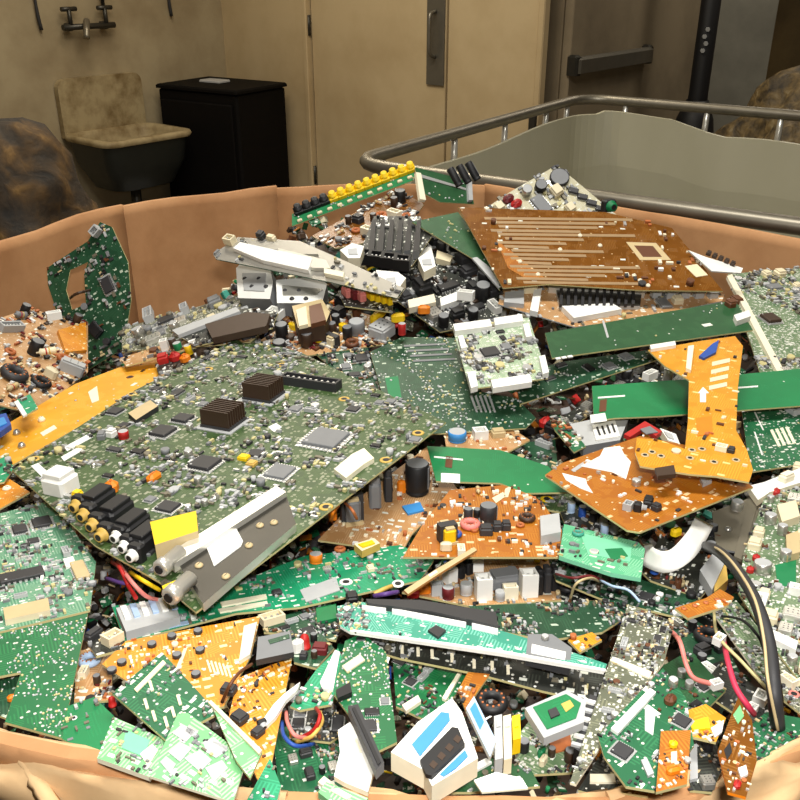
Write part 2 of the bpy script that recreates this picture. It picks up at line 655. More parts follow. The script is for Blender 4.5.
# double steel door
def door(n, x0, x1):
    root = bpy.data.objects.new('door_%d' % n, None)
    COL.objects.link(root)
    root.matrix_world = RM
    struct(root)
    mb = MB()
    mb.bevbox(((x0 + x1) / 2, .03, .01), x1 - x0, .045, 2.13, 0, .004)
    mb.build('door_leaf', ['paint_door_wall'], root)
    return root


d1 = door(1, .775, 1.752)
d2 = door(2, 1.765, 2.318)
for z in (.264, 1.117, 1.95):
    mb = MB()
    mb.cyl(.011, .11, 10, 0, Matrix.Translation((.768, -.004, z - .055)))
    mb.box((.755, .004, z - .05), .02, .006, .10)
    mb.build('hinge', ['darkmetal'], d1)
mb = MB()
mb.bevbox((1.69, .0, .86), .115, .008, .62, 0, .002)
mb.build('pull_plate', ['steelplate'], d1)
mb = MB()
mb.tube(smooth_path([(1.69, -.005, 1.0), (1.69, -.05, 1.02), (1.69, -.055, 1.1), (1.69, -.05, 1.2), (1.69, -.005, 1.22)], 5), .010, 8)
mb.build('pull_handle', ['steelplate'], d1)
# jambs
for n, (a, c) in enumerate(((.735, .768), (2.32, 2.355))):
    mb = MB()
    mb.bevbox(((a + c) / 2, -.005, 0), c - a, .05, 2.2, 0, .005)
    o = mb.build('trim_%d' % (n + 1), ['paint_door_wall'])
    o.matrix_world = RM
    struct(o)
mb = MB()
mb.bevbox((2.33, -.036, .62), .04, .02, .17, 0, .004)
mb.build('strike_box', ['darkmetal'], d2)

# grey exit door in the recess with a push bar
d3 = bpy.data.objects.new('door_3', None)
COL.objects.link(d3)
d3.matrix_world = RM
struct(d3)
mb = MB()
mb.bevbox((2.378, .93, .01), .05, 1.55, 2.13, 0, .004)
mb.build('door_leaf', ['paint_recess'], d3)
pA, pB = RM.inverted() @ Pz(571, 64, 1.0), RM.inverted() @ Pz(668, 44, 1.0)
mb = MB()
mb.bevbox((2.438, .55, .955), .05, .80, .075, 0, .012)
mb.build('push_bar', ['steelplate'], d3)
mb = MB()
for y in (.16, .94):
    mb.bevbox((2.423, y, .945), .06, .05, .095, 0, .01)
mb.build('push_bar_bracket', ['darkmetal'], d3)

# pale corner strip and brown wall to the right of the black column
mb = MB()
mb.box((2.13, 6.05, 0), .36, .1, 3.0)
struct(mb.build('wall_pier', ['paint_bluegrey']))

# black column on a spread foot
p = Py(703, 60, 5.2)
root = thing('support_column', 'black steel column with flared foot beside the grey exit door', 'column', M=Matrix.Translation((p.x, p.y, 0)))
mb = MB(); mb.lathe([(.07, .25), (.052, .8), (.050, 3.0)], 16); mb.build('shaft', ['black'], root)
mb = MB(); mb.lathe([(.20, 0), (.19, .06), (.10, .66), (.06, .76)], 16); mb.build('foot', ['black'], root)
mb = MB()
for i in range(4):
    mb.lathe([(.012, 0), (.012, .012)], 6, 0, Matrix.Translation((-.03 + .012 * (i % 2), -.058, 1.02 + .035 * i)) @ Matrix.Rotation(math.pi / 2, 4, 'X'))
mb.build('rivet', ['lightgrey'], root)


# ---------------------------------------------------------------- lumps
def lump(name, label, cat, c, rx, ry, h, mat, seed, amp=.25, seg=40, rings=22, top=.35):
    mb = MB()
    vs, fs = [], []
    for i in range(rings + 1):
        t = i / rings
        z = h * t
        w = (1 - max(0, (t - top) / (1 - top)) ** 2.2) ** .5 if t > top else 1.0
        w = max(w, .01)
        for k in range(seg):
            a = 2 * math.pi * k / seg
            q = Vector((math.cos(a) * w, math.sin(a) * w, t * 2.4))
            n = noise.fractal(q * 1.6 + Vector((seed, seed * .7, 0)), .9, 2.1, 5)
            n2 = abs(noise.noise(q * 4.2 + Vector((seed * 3, 0, 1))))
            f = 1 + amp * n - amp * .5 * n2
            vs.append((rx * w * f * math.cos(a), ry * w * f * math.sin(a), z * (1 + .06 * n)))
    for i in range(rings):
        for k in range(seg):
            l = (k + 1) % seg
            fs.append((i * seg + k, i * seg + l, (i + 1) * seg + l, (i + 1) * seg + k))
    fs.append(tuple(range(rings * seg, rings * seg + seg)))
    fs.append(tuple(range(seg - 1, -1, -1)))
    mb.add(vs, fs, 0, True)
    o = mb.build(name, [mat])
    o.location = c
    return tag(o, label, cat)


def mottled(name, cols, scale, rough=.5):
    m, nt, b = new_mat(name)
    tc = N(nt, 'ShaderNodeTexCoord')
    nz = N(nt, 'ShaderNodeTexNoise')
    nz.inputs['Scale'].default_value = scale
    nz.inputs['Detail'].default_value = 7
    nz.inputs['Distortion'].default_value = .3
    L(nt, tc.outputs['Object'], nz.inputs['Vector'])
    cr = N(nt, 'ShaderNodeValToRGB')
    e = cr.color_ramp.elements
    while len(e) < len(cols):
        e.new(.5)
    for i, (ps, c) in enumerate(cols):
        e[i].position = ps
        e[i].color = (*lin(c), 1)
    L(nt, nz.outputs['Fac'], cr.inputs[0])
    L(nt, cr.outputs[0], b.inputs['Base Color'])
    b.inputs['Roughness'].default_value = rough
    bp = N(nt, 'ShaderNodeBump')
    bp.inputs['Strength'].default_value = .8
    bp.inputs['Distance'].default_value = .02
    L(nt, nz.outputs['Fac'], bp.inputs['Height'])
    L(nt, bp.outputs[0], b.inputs['Normal'])
    MATS[name] = m


mottled('sack_brown', [(.34, (18, 13, 6)), (.48, (46, 33, 14)), (.58, (76, 54, 20)), (.70, (120, 90, 42))], 11, .8)
mottled('scrap_brown', [(.28, (40, 32, 20)), (.45, (84, 70, 44)), (.6, (120, 100, 62)), (.75, (150, 138, 108))], 22, .6)
lump('lumpy_sack', 'dark brown lumpy sack bulging behind the left side of the cardboard box', 'sack',
     (-1.12, 2.42, 0), .34, .34, 1.07, 'sack_brown', 3.1, .22, 56, 34, .45)
lump('scrap_mound', 'dim brown mound of scrap beyond the steel rail, under the dark wall', 'scrap pile',
     (1.80, 4.15, 0), .42, .40, 1.05, 'scrap_brown', 8.4, .3, 56, 30, .35)

# ---------------------------------------------------------------- black cabinet
zt = .80
A, B_, C_ = Pz(157, 84, zt), Pz(236, 91, zt), Pz(288, 83, zt)
D_ = A + C_ - B_
ux = (A - B_).normalized()
wx, wy = (A - B_).length, (C_ - B_).length
M = Matrix.Identity(4)
uy = Vector((0, 0, 1)).cross(ux)
for i in range(3):
    M[i][0], M[i][1], M[i][2], M[i][3] = ux[i], uy[i], (0, 0, 1)[i], (B_.x, B_.y, 0)[i]
root = thing('black_cabinet', 'black floor cabinet standing between the sink and the beige door', 'cabinet', M=M)
sy = 1 if (C_ - B_).dot(uy) > 0 else -1
mb = MB(); mb.bevbox((wx / 2, sy * wy / 2, 0), wx, wy, zt - .02, 0, .012); mb.build('body', ['cabinet_black'], root)
mb = MB(); mb.bevbox((wx / 2, sy * wy / 2, zt - .02), wx + .02, wy + .02, .022, 0, .008); mb.build('top_panel', ['cabinet_black'], root)
mb = MB(); mb.bevbox((wx / 2, -sy * .008, .06), wx * .9, .02, zt - .14, 0, .005); mb.build('cabinet_door', ['cabinet_black'], root)
mb = MB(); mb.bevbox((wx * .62, sy * wy * .55, zt + .003), .16, .1, .012, 0, .004)
o = mb.build('paper_pad', ['lightgrey'])
o.matrix_world = M
tag(o, 'small grey pad lying on top of the black cabinet', 'pad')

# ---------------------------------------------------------------- sink on the left wall (room frame)
root = thing('utility_sink', 'old cream enamel wall sink with a dark basin and a tall back', 'sink', M=RM.copy())
y0, y1 = -1.22, -.68
prof = []
for i in range(7):
    a = math.pi / 2 * i / 6
    prof.append((y0 + .05 - .05 * math.sin(a) , .87 - .05 + .05 * math.cos(a)))
pl = [(y1, .56), (y1, .82)] + [(y1 - .05 + .05 * math.cos(math.pi / 2 * i / 5), .82 + .05 * math.sin(math.pi / 2 * i / 5)) for i in range(6)] + prof + [(y0, .56)]
mb = MB()
n = len(pl)
mb.add([(.006, a, z) for a, z in pl] + [(.045, a, z) for a, z in pl],
       [tuple(range(n)), tuple(range(2 * n - 1, n - 1, -1))] + [(i, (i + 1) % n, n + (i + 1) % n, n + i) for i in range(n)])
mb.build('backsplash', ['enamel'], root)
mb = MB()
mb.tube([(.04, y, z + .006) for y, z in pl[1:-1]], .018, 8)
mb.build('rolled_edge', ['darkbrown'], root)
# basin: rim ring + bowl
mb = MB()
ys = (y0 + y1) / 2
hw, hd = (y1 - y0) / 2 + .02, .22


def rr(hw_, hd_, cx, z, r=.07, k=5):
    o = []
    for (sx, syy, a0) in ((1, 1, 0), (-1, 1, 90), (-1, -1, 180), (1, -1, 270)):
        for i in range(k + 1):
            a = math.radians(a0 + 90 * i / k)
            o.append((cx + sx * (hd_ - r) + r * math.cos(a), ys + syy * (hw_ - r) + r * math.sin(a), z))
    return o


loops = [rr(hw, hd, .255, .555), rr(hw + .008, hd + .008, .255, .57), rr(hw, hd, .255, .587), rr(hw - .03, hd - .03, .255, .587), rr(hw - .04, hd - .04, .255, .56),
         rr(hw - .06, hd - .06, .255, .40)]
vs = [p for l in loops for p in l]
n = len(loops[0])
fs = []
for i in range(len(loops) - 1):
    for k in range(n):
        fs.append((i * n + k, i * n + (k + 1) % n, (i + 1) * n + (k + 1) % n, (i + 1) * n + k))
fs.append(tuple(range((len(loops) - 1) * n, len(loops) * n)))
mb.add(vs, fs, 0, True)
mb.build('basin_rim', ['enamel'], root)
mb = MB()
loops = [rr(hw - .012, hd - .012, .255, .556), rr(hw - .03, hd - .03, .255, .43), rr(hw - .09, hd - .08, .255, .30), rr(hw - .16, hd - .14, .255, .28)]
vs = [p for l in loops for p in l]
fs = []
for i in range(len(loops) - 1):
    for k in range(n):
        fs.append((i * n + k, i * n + (k + 1) % n, (i + 1) * n + (k + 1) % n, (i + 1) * n + k))
fs.append(tuple(range((len(loops) - 1) * n, len(loops) * n)))
mb.add(vs, fs, 0, True)
mb.build('basin_body', ['basin_iron'], root)
mb = MB(); mb.tube([(.25, ys, .29), (.25, ys, .08), (.15, ys, .05), (.01, ys, .05)], .03, 8); mb.build('drain_pipe', ['darkmetal'], root)
mb = MB(); mb.lathe([(.10, 0), (.125, .17), (.13, .175)], 18)
o = mb.build('bucket', ['lightgrey'])
o.matrix_world = RM @ Matrix.Translation((.36, ys - .02, 0))
tag(o, 'pale bucket on the floor under the sink basin', 'bucket')

# taps on the wall above the sink
root = thing('wall_faucet', 'old metal two-handle faucet on the wall above the sink', 'faucet', M=RM.copy())
fy, fz = -.98, 1.13
mb = MB(); mb.tube([(.055, fy - .16, fz), (.055, fy + .16, fz)], .016, 10); mb.build('faucet_body', ['darkmetal'], root)
for s in (-.11, .11):
    mb = MB(); mb.tube([(.003, fy + s, fz), (.055, fy + s, fz)], .020, 10); mb.build('wall_flange', ['darkmetal'], root)
    mb = MB()
    mb.tube([(.055, fy + s, fz), (.055, fy + s, fz + .09)], .012, 8)
    mb.tube([(.055, fy + s - .045, fz + .09), (.055, fy + s + .045, fz + .09)], .012, 8)
    mb.build('tap_handle', ['darkmetal'], root)
mb = MB(); mb.tube(smooth_path([(.055, fy - .02, fz), (.10, fy - .04, fz + .03), (.17, fy - .09, fz), (.19, fy - .11, fz - .05)], 4), .017, 10); mb.build('spout', ['galv'], root)
mb = MB(); mb.tube([(.045, fy + .11, fz + .09), (.045, fy + .11, 2.99)], .011, 8)
o = mb.build('water_pipe', ['darkmetal']); o.matrix_world = RM
tag(o, 'thin dark water pipe running up the wall above the faucet', 'pipe')
for (px, y0_, lab) in ((42, 30, 'thin dark cable hanging down the wall left of the faucet'), (172, 16, 'thin dark cable end hanging on the wall above the black cabinet')):
    # both hang on the sink wall
    d = (RM.inverted().to_3x3() @ ray(px, y0_)); c = RM.inverted() @ CAM
    t = (.02 - c.x) / d.x
    q = c + d * t
    mb = MB(); mb.tube(smooth_path([(.015, q.y, q.z), (.02, q.y - .012, q.z + .12), (.014, q.y - .004, q.z + .5), (.014, q.y, 2.99)], 4), [.010] * 4 + [.008] * 9, 6)
    o = mb.build('hanging_cable', ['charcoal']); o.matrix_world = RM
    tag(o, lab, 'cable', 'cables on the sink wall')

# ---------------------------------------------------------------- caged tote (cut-open liquid container)
m, nt, b = new_mat('tote_plastic')
tc = N(nt, 'ShaderNodeTexCoord'); nz = N(nt, 'ShaderNodeTexNoise')
mp = N(nt, 'ShaderNodeMapping'); mp.inputs['Scale'].default_value = (3, 3, .9)
L(nt, tc.outputs['Object'], mp.inputs[0]); L(nt, mp.outputs[0], nz.inputs['Vector'])
nz.inputs['Scale'].default_value = 1.6; nz.inputs['Detail'].default_value = 6
L(nt, mixc(nt, nz.outputs['Fac'], lin((164, 159, 132)), lin((198, 194, 172))), b.inputs['Base Color'])
b.inputs['Roughness'].default_value = .35
b.inputs['Subsurface Weight'].default_value = .15
b.inputs['Subsurface Radius'].default_value = (.02, .02, .015)
MATS['tote_plastic'] = m
ZT = 1.07
tA, tB = Pz(349, 163, ZT), Pz(582, 98, ZT)
ex = (tB - tA).normalized()
ey = Vector((ex.y, -ex.x, 0))
LX, LY = (tB - tA).length, 1.02
M = Matrix.Identity(4)
for i in range(3):
    M[i][0], M[i][1], M[i][2], M[i][3] = ey[i], ex[i], (0, 0, 1)[i], (tA.x, tA.y, 0)[i]
root = thing('caged_tote', 'cut-open plastic liquid tote in a galvanised tube cage behind the box', 'container', M=M)


def rloop(x0, x1, y0, y1, r, z, k=5):
    o = []
    for (cx, cy, a0) in ((x1 - r, y1 - r, 0), (x0 + r, y1 - r, 90), (x0 + r, y0 + r, 180), (x1 - r, y0 + r, 270)):
        for i in range(k + 1):
            a = math.radians(a0 + 90 * i / k)
            o.append(Vector((cx + r * math.cos(a), cy + r * math.sin(a), z)))
    return o


for i, z in enumerate((ZT, .80, .52, .22)):
    mb = MB()
    mb.tube(rloop(0, LY, 0, LX, .09, z), .0145 if i == 0 else .010, 10, closed=True)
    mb.build('cage_rail', ['galv'], root)
# uprights of the cage, welded below the top rail
posts = [(0, t) for t in (.10, .36, .58, .79, .91)] + [(s, 1.0) for s in (.14, .38, .58, .76, .92)] + [(1.0, t) for t in (.15, .4, .65, .9)] + [(s, 0.0) for s in (.2, .45, .7, .9)]
for (s_, t_) in posts:
    mb = MB()
    x, y = s_ * LY, t_ * LX
    mb.tube([(x, y, .05), (x, y, ZT - .06), (x, y, ZT)], [.009, .009, .008], 8)
    mb.build('cage_upright', ['brightmetal'], root)
# bottle: open shell with a rough cut rim
mb = MB()
base = rloop(.03, LY - .03, .03, LX - .03, .11, 0, 7)
dense = []
for i in range(len(base)):
    a, c = base[i], base[(i + 1) % len(base)]
    k = max(1, int((c - a).length / .05))
    for j in range(k):
        dense.append(a.lerp(c, j / k))
n = len(dense)


def cut(p):
    # height of the rough cut edge round the tote: high on the two far sides
    left = p.x < LY * .5 and p.x < (LX - p.y) + .02
    far = p.y > LX * .85
    if far and not left:
        t = p.x / LY
        return 1.04 - .04 * min(1, max(0, (t - .30) / .14)) + .005 * math.sin(p.x * 14)
    if left and p.y > .16:
        t = (p.y - .16) / (LX - .16)
        return 1.015 + .025 * t + .005 * math.sin(p.y * 9)
    return .93


outer, inner = [], []
zs = [.12, .3, .5, .7, .85, 1.0]
for zi in zs:
    for p in dense:
        z = .12 + (cut(p) - .12) * (zi - .12) / .88
        bul = 1 + .006 * math.sin(z * 20)
        cx, cy = LY / 2, LX / 2
        outer.append((cx + (p.x - cx) * bul, cy + (p.y - cy) * bul, z))
        inner.append((cx + (p.x - cx) * bul * .985, cy + (p.y - cy) * bul * .985, z - (0 if zi < 1 else .001)))
vs = outer + inner
o_ = len(outer)
fs = []
for i in range(len(zs) - 1):
    for k in range(n):
        l = (k + 1) % n
        fs.append((i * n + k, i * n + l, (i + 1) * n + l, (i + 1) * n + k))
        fs.append((o_ + i * n + l, o_ + i * n + k, o_ + (i + 1) * n + k, o_ + (i + 1) * n + l))
e = (len(zs) - 1) * n
for k in range(n):
    l = (k + 1) % n
    fs.append((e + k, e + l, o_ + e + l, o_ + e + k))
fs.append(tuple(range(n - 1, -1, -1)))
fs.append(tuple(range(o_, o_ + n)))
mb.add(vs, fs, 0, False)
mb.build('plastic_bottle', ['tote_plastic'], root)
mb = MB()
for x in (.1, LY / 2, LY - .1):
    mb.box((x, LX / 2, 0), .1, LX, .1)
mb.build('pallet_runner', ['phenol'], root)

# ---------------------------------------------------------------- the cardboard box
RIMZ = 1.10
BV = [(-.218, .338), (-.055, .296), (.10, .298), (.212, .333), (.62, .66), (.665, 1.14), (.15, 1.572), (-.215, 1.562), (-.445, 1.425), (-.605, 1.10), (-.64, .72)]
boxroot = thing('cardboard_box', 'large open brown cardboard box filled with scrap circuit boards', 'box', M=Matrix.Translation((0, .95, 0)))
for i in range(len(BV)):
    a, c = Vector((*BV[i], 0)), Vector((*BV[(i + 1) % len(BV)], 0))
    nn = Vector((c.y - a.y, -(c.x - a.x), 0)).normalized()
    ln = (c - a).length
    cols = max(6, int(ln / .04))
    rows = []
    zsz = [0, .25, .5, .7, .85, .95, 1.02, 1.06, 1.085, RIMZ]
    for j in range(cols + 1):
        t = j / cols
        r = []
        for z in zsz:
            bulge = (.003 if i < 3 else .018) * math.sin(math.pi * t) + (.004 if i < 3 else .012) * noise.noise(Vector((a.x * 3 + t * ln * 5, i * 2.3, z * 3)))* math.sin(math.pi * t)
            zz = z
            if z > 1.0:
                zz = z + .006 * noise.noise(Vector((t * ln * 9, i * 3.1, 0))) * (z - 1.0) * 10 - (.006 * (z - 1.0) * 10 if i in (0, 1, 2, 3, 10) else 0)
                if i < 3:
                    bulge += .010 * noise.noise(Vector((t * ln * 16, i, z * 9)))
            p = a.lerp(c, t) + nn * bulge
            r.append((p.x, p.y - .95, zz))
        rows.append(r)
    mb = MB()
    mb.strip(rows, .007, 0)
    mb.build('panel', ['cardboard'], boxroot)
# turned-out flaps along the near rim, creased and frayed
for i, (k0, k1) in enumerate(((10, 0), (0, 1), (1, 2), (2, 3), (3, 4))):
    a, c = Vector((*BV[k0], 0)), Vector((*BV[k1], 0))
    nn = Vector((c.y - a.y, -(c.x - a.x), 0)).normalized()
    ln = (c - a).length
    cols = max(10, int(ln / .012))
    rows = []
    for j in range(cols + 1):
        t = j / cols
        r = []
        w = .019 + .010 * noise.noise(Vector((t * ln * 11, i * 5, 2)))
        for k in range(9):
            q = k / 8
            ang = q * 2.0
            off = w * q
            drop = .004 + .026 * q * q
            wob = noise.noise(Vector((t * ln * 28, q * 3 + i * 4, 1.5)))
            p = a.lerp(c, t) + nn * (off - .008 + .003 * wob + (.003 if 0 < i < 4 else .016) * math.sin(math.pi * t))
            r.append((p.x, p.y - .95, RIMZ - .004 - drop + .005 * wob + .004 * math.sin(q * 9 + t * 7)))
        rows.append(r)
    mb = MB()
    mb.strip(rows, -.004, 0)
    mb.build('rim_flap', ['cardboard_edge'], boxroot)
# a torn fold standing out from the near left panel
mb = MB()
rows = []
for j in range(16):
    t = j / 15
    a = Pz(20, 750, 1.086).lerp(Pz(58, 815, 1.074), t) + Vector((.0012 * noise.noise(Vector((j * .8, 3, 0))), 0, 0))
    w = .0034 + .001 * noise.noise(Vector((j * .7, 0, 5)))
    rows.append([(a.x - w, a.y - .95, a.z - .004), (a.x - w * .3, a.y - .95 - .001, a.z + .0006), (a.x + w * .5, a.y - .95, a.z), (a.x + w, a.y - .95 + .001, a.z - .005)])
mb.strip(rows, -.002)
mb.build('torn_fold', ['cardboard_edge'], boxroot)

# ================================================================ electronic components
MESH = {}


def q5(v):
    return max(.0004, round(v * 2000) / 2000)


def comp_mesh(kind, w, d, h, col):
    """one shared mesh per kind, size and colour; base at z = 0"""
    w, d, h = q5(w), q5(d), q5(h)
    key = (kind, w, d, h, col)
    if key in MESH:
        return MESH[key]
    mb = MB()
    mats = [col]
    if kind == 'chip':            # flat package, pins on the two long sides
        mb.bevbox((0, 0, h * .15), w * .82, d, h * .85, 0)
        mats = [col, 'tin', 'lightgrey']
        n = max(3, min(9, int(d / max(w, d) * 8)))
        for i in range(n):
            y = -d / 2 + d * (i + .5) / n
            for s in (-1, 1):
                mb.box((s * w * .45, y, 0), w * .12, d / n * .5, h * .4, 1)
        mb.cyl(min(w, d) * .06, h * .03, 6, 2, Matrix.Translation((-w * .25, d * .36, h)))
    elif kind == 'quad':          # pins on all four sides
        mb.bevbox((0, 0, h * .15), w * .78, d * .78, h * .85, 0)
        mb.box((0, 0, 0), w * .99, d * .99, h * .1, 1)
        mats = [col, 'tin', 'lightgrey']
        n = 8
        for i in range(n):
            t = (i + .5) / n - .5
            for s in (-1, 1):
                mb.box((s * w * .46, t * d * .8, 0), w * .1, d * .055, h * .35, 1)
                mb.box((t * w * .8, s * d * .46, 0), w * .055, d * .1, h * .35, 1)
        mb.cyl(w * .04, h * .03, 6, 2, Matrix.Translation((-w * .3, d * .3, h)))
    elif kind == 'cap':           # electrolytic can with a sleeve, a crimp and a scored top
        r = w / 2
        mb.lathe([(r * .94, 0), (r, h * .04), (r, h * .10), (r * .92, h * .14), (r, h * .18), (r, h * .95), (r * .9, h)], 14, 0, None, 1)
        mb.box((r * .99, 0, h * .2), r * .08, r * .5, h * .7, 2)
        mats = [col, 'grey' if col in ('black', 'charcoal', 'darkbrown') else 'lightgrey', 'grey']
    elif kind == 'conn':          # pin header housing with recessed pins
        t = min(w, d) * .16
        mb.box((0, 0, 0), w, d, h * .35, 0)
        mb.box((-w / 2 + t / 2, 0, h * .35), t, d, h * .65, 0)
        mb.box((w / 2 - t / 2, 0, h * .35), t, d, h * .65, 0)
        mb.box((0, -d / 2 + t / 2, h * .35), w - 2 * t, t, h * .65, 0)
        mb.box((0, d / 2 - t / 2, h * .35), w - 2 * t, t, h * .65, 0)
        n = max(2, min(12, int(max(w, d) / (min(w, d) + 1e-6) * 2.2)))
        for i in range(n):
            q = (i + .5) / n - .5
            c = (q * (w - 2 * t), 0, h * .35) if w > d else (0, q * (d - 2 * t), h * .35)
            mb.box(c, min(w, d) * .16, min(w, d) * .16, h * .5, 1)
        mats = [col, 'tin']
    elif kind == 'block':         # moulded block with a lip
        mb.bevbox((0, 0, 0), w, d, h * .8, 0)
        mb.bevbox((0, 0, h * .8), w * .8, d * .8, h * .2, 0)
    elif kind == 'trafo':         # laminated core, bobbin and tape
        mb.box((0, 0, 0), w, d * .45, h, 1)
        mb.bevbox((0, 0, h * .12), w * .66, d, h * .76, 0)
        mb.bevbox((0, 0, h * .86), w * .5, d * .9, h * .1, 2)
        for s in (-1, 1):
            mb.box((0, s * d * .5, 0), w * .8, d * .1, h * .15, 2)
        mats = [col, 'charcoal', 'beige']
    elif kind == 'coil':          # toroid
        R = w * .34
        mb.torus(R, w * .16, w * .16, 18, 8, 0)
        for i in range(12):
            a = 2 * math.pi * i / 12
            mb.box((R * math.cos(a), R * math.sin(a), 0), w * .06, w * .06, w * .335, 1, )
        mats = [col, 'copper']
    elif kind == 'film':          # dipped film capacitor
        prof = []
        mb.bevbox((0, 0, h * .06), w, d, h * .94, 0, min(w, d) * .3)
        mb.box((-w * .3, 0, 0), w * .06, w * .06, h * .1, 1)
        mb.box((w * .3, 0, 0), w * .06, w * .06, h * .1, 1)
        mats = [col, 'tin']
    elif kind == 'resistor':
        M = Matrix.Translation((-w / 2, 0, d / 2)) @ Matrix.Rotation(math.pi / 2, 4, 'Y')
        mb.lathe([(d * .12, 0), (d * .12, w * .12), (d * .5, w * .18), (d * .42, w * .34), (d * .42, w * .66), (d * .5, w * .82), (d * .12, w * .88), (d * .12, w)], 8, 0, M)
        mb.lathe([(d * .45, w * .4), (d * .45, w * .46)], 8, 1, M)
        mb.lathe([(d * .45, w * .54), (d * .45, w * .6)], 8, 2, M)
        mats = [col, 'red', 'gold']
    elif kind == 'can':           # pressed metal shield with a vented lid
        mb.bevbox((0, 0, 0), w, d, h, 0)
        mb.bevbox((0, 0, h), w * .9, d * .9, h * .05, 0)
        for i in range(3):
            for j in range(2):
                mb.cyl(min(w, d) * .05, h * .02, 6, 1, Matrix.Translation(((i - 1) * w * .25, (j - .5) * d * .3, h * 1.05)))
        mats = [col, 'charcoal']
    elif kind == 'jack':          # socket: square body and a turned barrel
        mb.bevbox((0, d * .2, 0), w, d * .6, h, 1)
        M = Matrix.Translation((0, -d * .1, h / 2)) @ Matrix.Rotation(math.pi / 2, 4, 'X')
        mb.lathe([(w * .42, 0), (w * .42, d * .08), (w * .30, d * .1), (w * .30, d * .4), (w * .2, d * .4)], 12, 0, M, 1)
        mats = [col, 'black']
    elif kind == 'phono':         # coloured phono socket standing on its base
        mb.bevbox((0, 0, 0), w, d, h * .45, 0)
        mb.lathe([(w * .46, h * .45), (w * .46, h * .6), (w * .36, h * .62), (w * .36, h), (w * .2, h)], 12, 0)
    elif kind == 'barrel':        # lying metal barrel (aerial plug), axis along x
        M = Matrix.Translation((-w / 2, 0, d / 2)) @ Matrix.Rotation(math.pi / 2, 4, 'Y')
        mb.lathe([(d * .38, 0), (d * .5, w * .06), (d * .5, w * .3), (d * .42, w * .34), (d * .42, w)], 12, 0, M, None)
        mb.lathe([(d * .25, -w * .04), (d * .25, 0.001)], 10, 1, M)
        mats = [col, 'black']
    elif kind == 'ring':
        mb.torus(w * .36, w * .14, 0, 16, 5, 0, None, .35)
        mb.cyl(w * .24, .0004, 12, 1)
        mats = [col, 'black']
    elif kind == 'crystal':
        n = 10
        mb.bevbox((0, 0, 0), w, d, h * .15, 0, d * .2)
        mb.bevbox((0, 0, h * .1), w * .9, d * .85, h * .9, 0, d * .3)
    elif kind == 'ledlamp':
        mb.lathe([(w * .5, 0), (w * .5, h * .15), (w * .42, h * .18), (w * .42, h * .65), (w * .32, h * .88), (w * .1, h)], 10, 0)
    elif kind == 'screw':
        mb.lathe([(w * .5, 0), (w * .5, h * .4), (w * .3, h)], 10, 0)
        mb.box((0, 0, h * .98), w * .5, w * .08, h * .06, 1)
        mats = [col, 'charcoal']
    elif kind == 'plate':
        mb.box((0, 0, 0), w, d, h, 0)
    me = mb.mesh(kind, mats)
    MESH[key] = me
    return me


PART = dict(chip='chip', quad='chip', cap='capacitor', conn='connector', block='moulded_block', trafo='transformer', coil='coil', film='film_capacitor',
            resistor='resistor', can='shield_can', jack='jack', phono='jack', barrel='plug_barrel', ring='mounting_ring', crystal='crystal', ledlamp='indicator_lamp',
            screw='screw', plate='plate')

MEDPAL = {
    'mix': [('chip', 'black', 13, 20, 4), ('quad', 'charcoal', 20, 20, 3), ('cap', 'black', 10, 10, 12), ('conn', 'white', 9, 20, 9), ('block', 'charcoal', 12, 16, 9),
            ('cap', 'blue', 10, 10, 11), ('film', 'orange', 10, 6, 9), ('can', 'metal', 17, 14, 7), ('conn', 'cream', 8, 16, 8), ('chip', 'charcoal', 11, 14, 3)],
    'chips': [('chip', 'charcoal', 12, 20, 3), ('quad', 'charcoal', 20, 20, 3), ('chip', 'black', 11, 15, 3), ('quad', 'grey', 16, 16, 3), ('crystal', 'metal', 11, 7, 5), ('conn', 'lightgrey', 8, 20, 6), ('cap', 'metal', 9, 9, 8)],
    'power': [('cap', 'black', 11, 11, 15), ('cap', 'black', 14, 14, 18), ('trafo', 'cream', 18, 16, 15), ('coil', 'brown', 14, 14, 8), ('film', 'yellow', 12, 7, 10), ('conn', 'white', 9, 18, 9), ('resistor', 'cream', 16, 5, 5), ('film', 'brown', 10, 6, 9), ('block', 'black', 11, 13, 10), ('cap', 'darkbrown', 11, 11, 14)],
    'black': [('block', 'black', 12, 16, 12), ('cap', 'black', 12, 12, 15), ('conn', 'black', 10, 24, 10), ('chip', 'black', 12, 22, 5), ('conn', 'white', 9, 18, 9), ('block', 'charcoal', 16, 12, 10), ('can', 'metal', 14, 16, 9)],
    'pale': [('conn', 'white', 9, 20, 7), ('chip', 'grey', 13, 18, 3), ('quad', 'charcoal', 18, 18, 3), ('block', 'cream', 11, 12, 8), ('cap', 'metal', 10, 10, 9), ('can', 'brightmetal', 16, 14, 6)],
    'warm': [('cap', 'black', 11, 11, 13), ('coil', 'copper', 13, 13, 8), ('film', 'cream', 11, 6, 9), ('resistor', 'beige', 16, 5, 5), ('block', 'charcoal', 11, 13, 9), ('film', 'green', 10, 6, 9), ('conn', 'ivory', 9, 16, 9), ('cap', 'darkbrown', 9, 9, 12)],
}
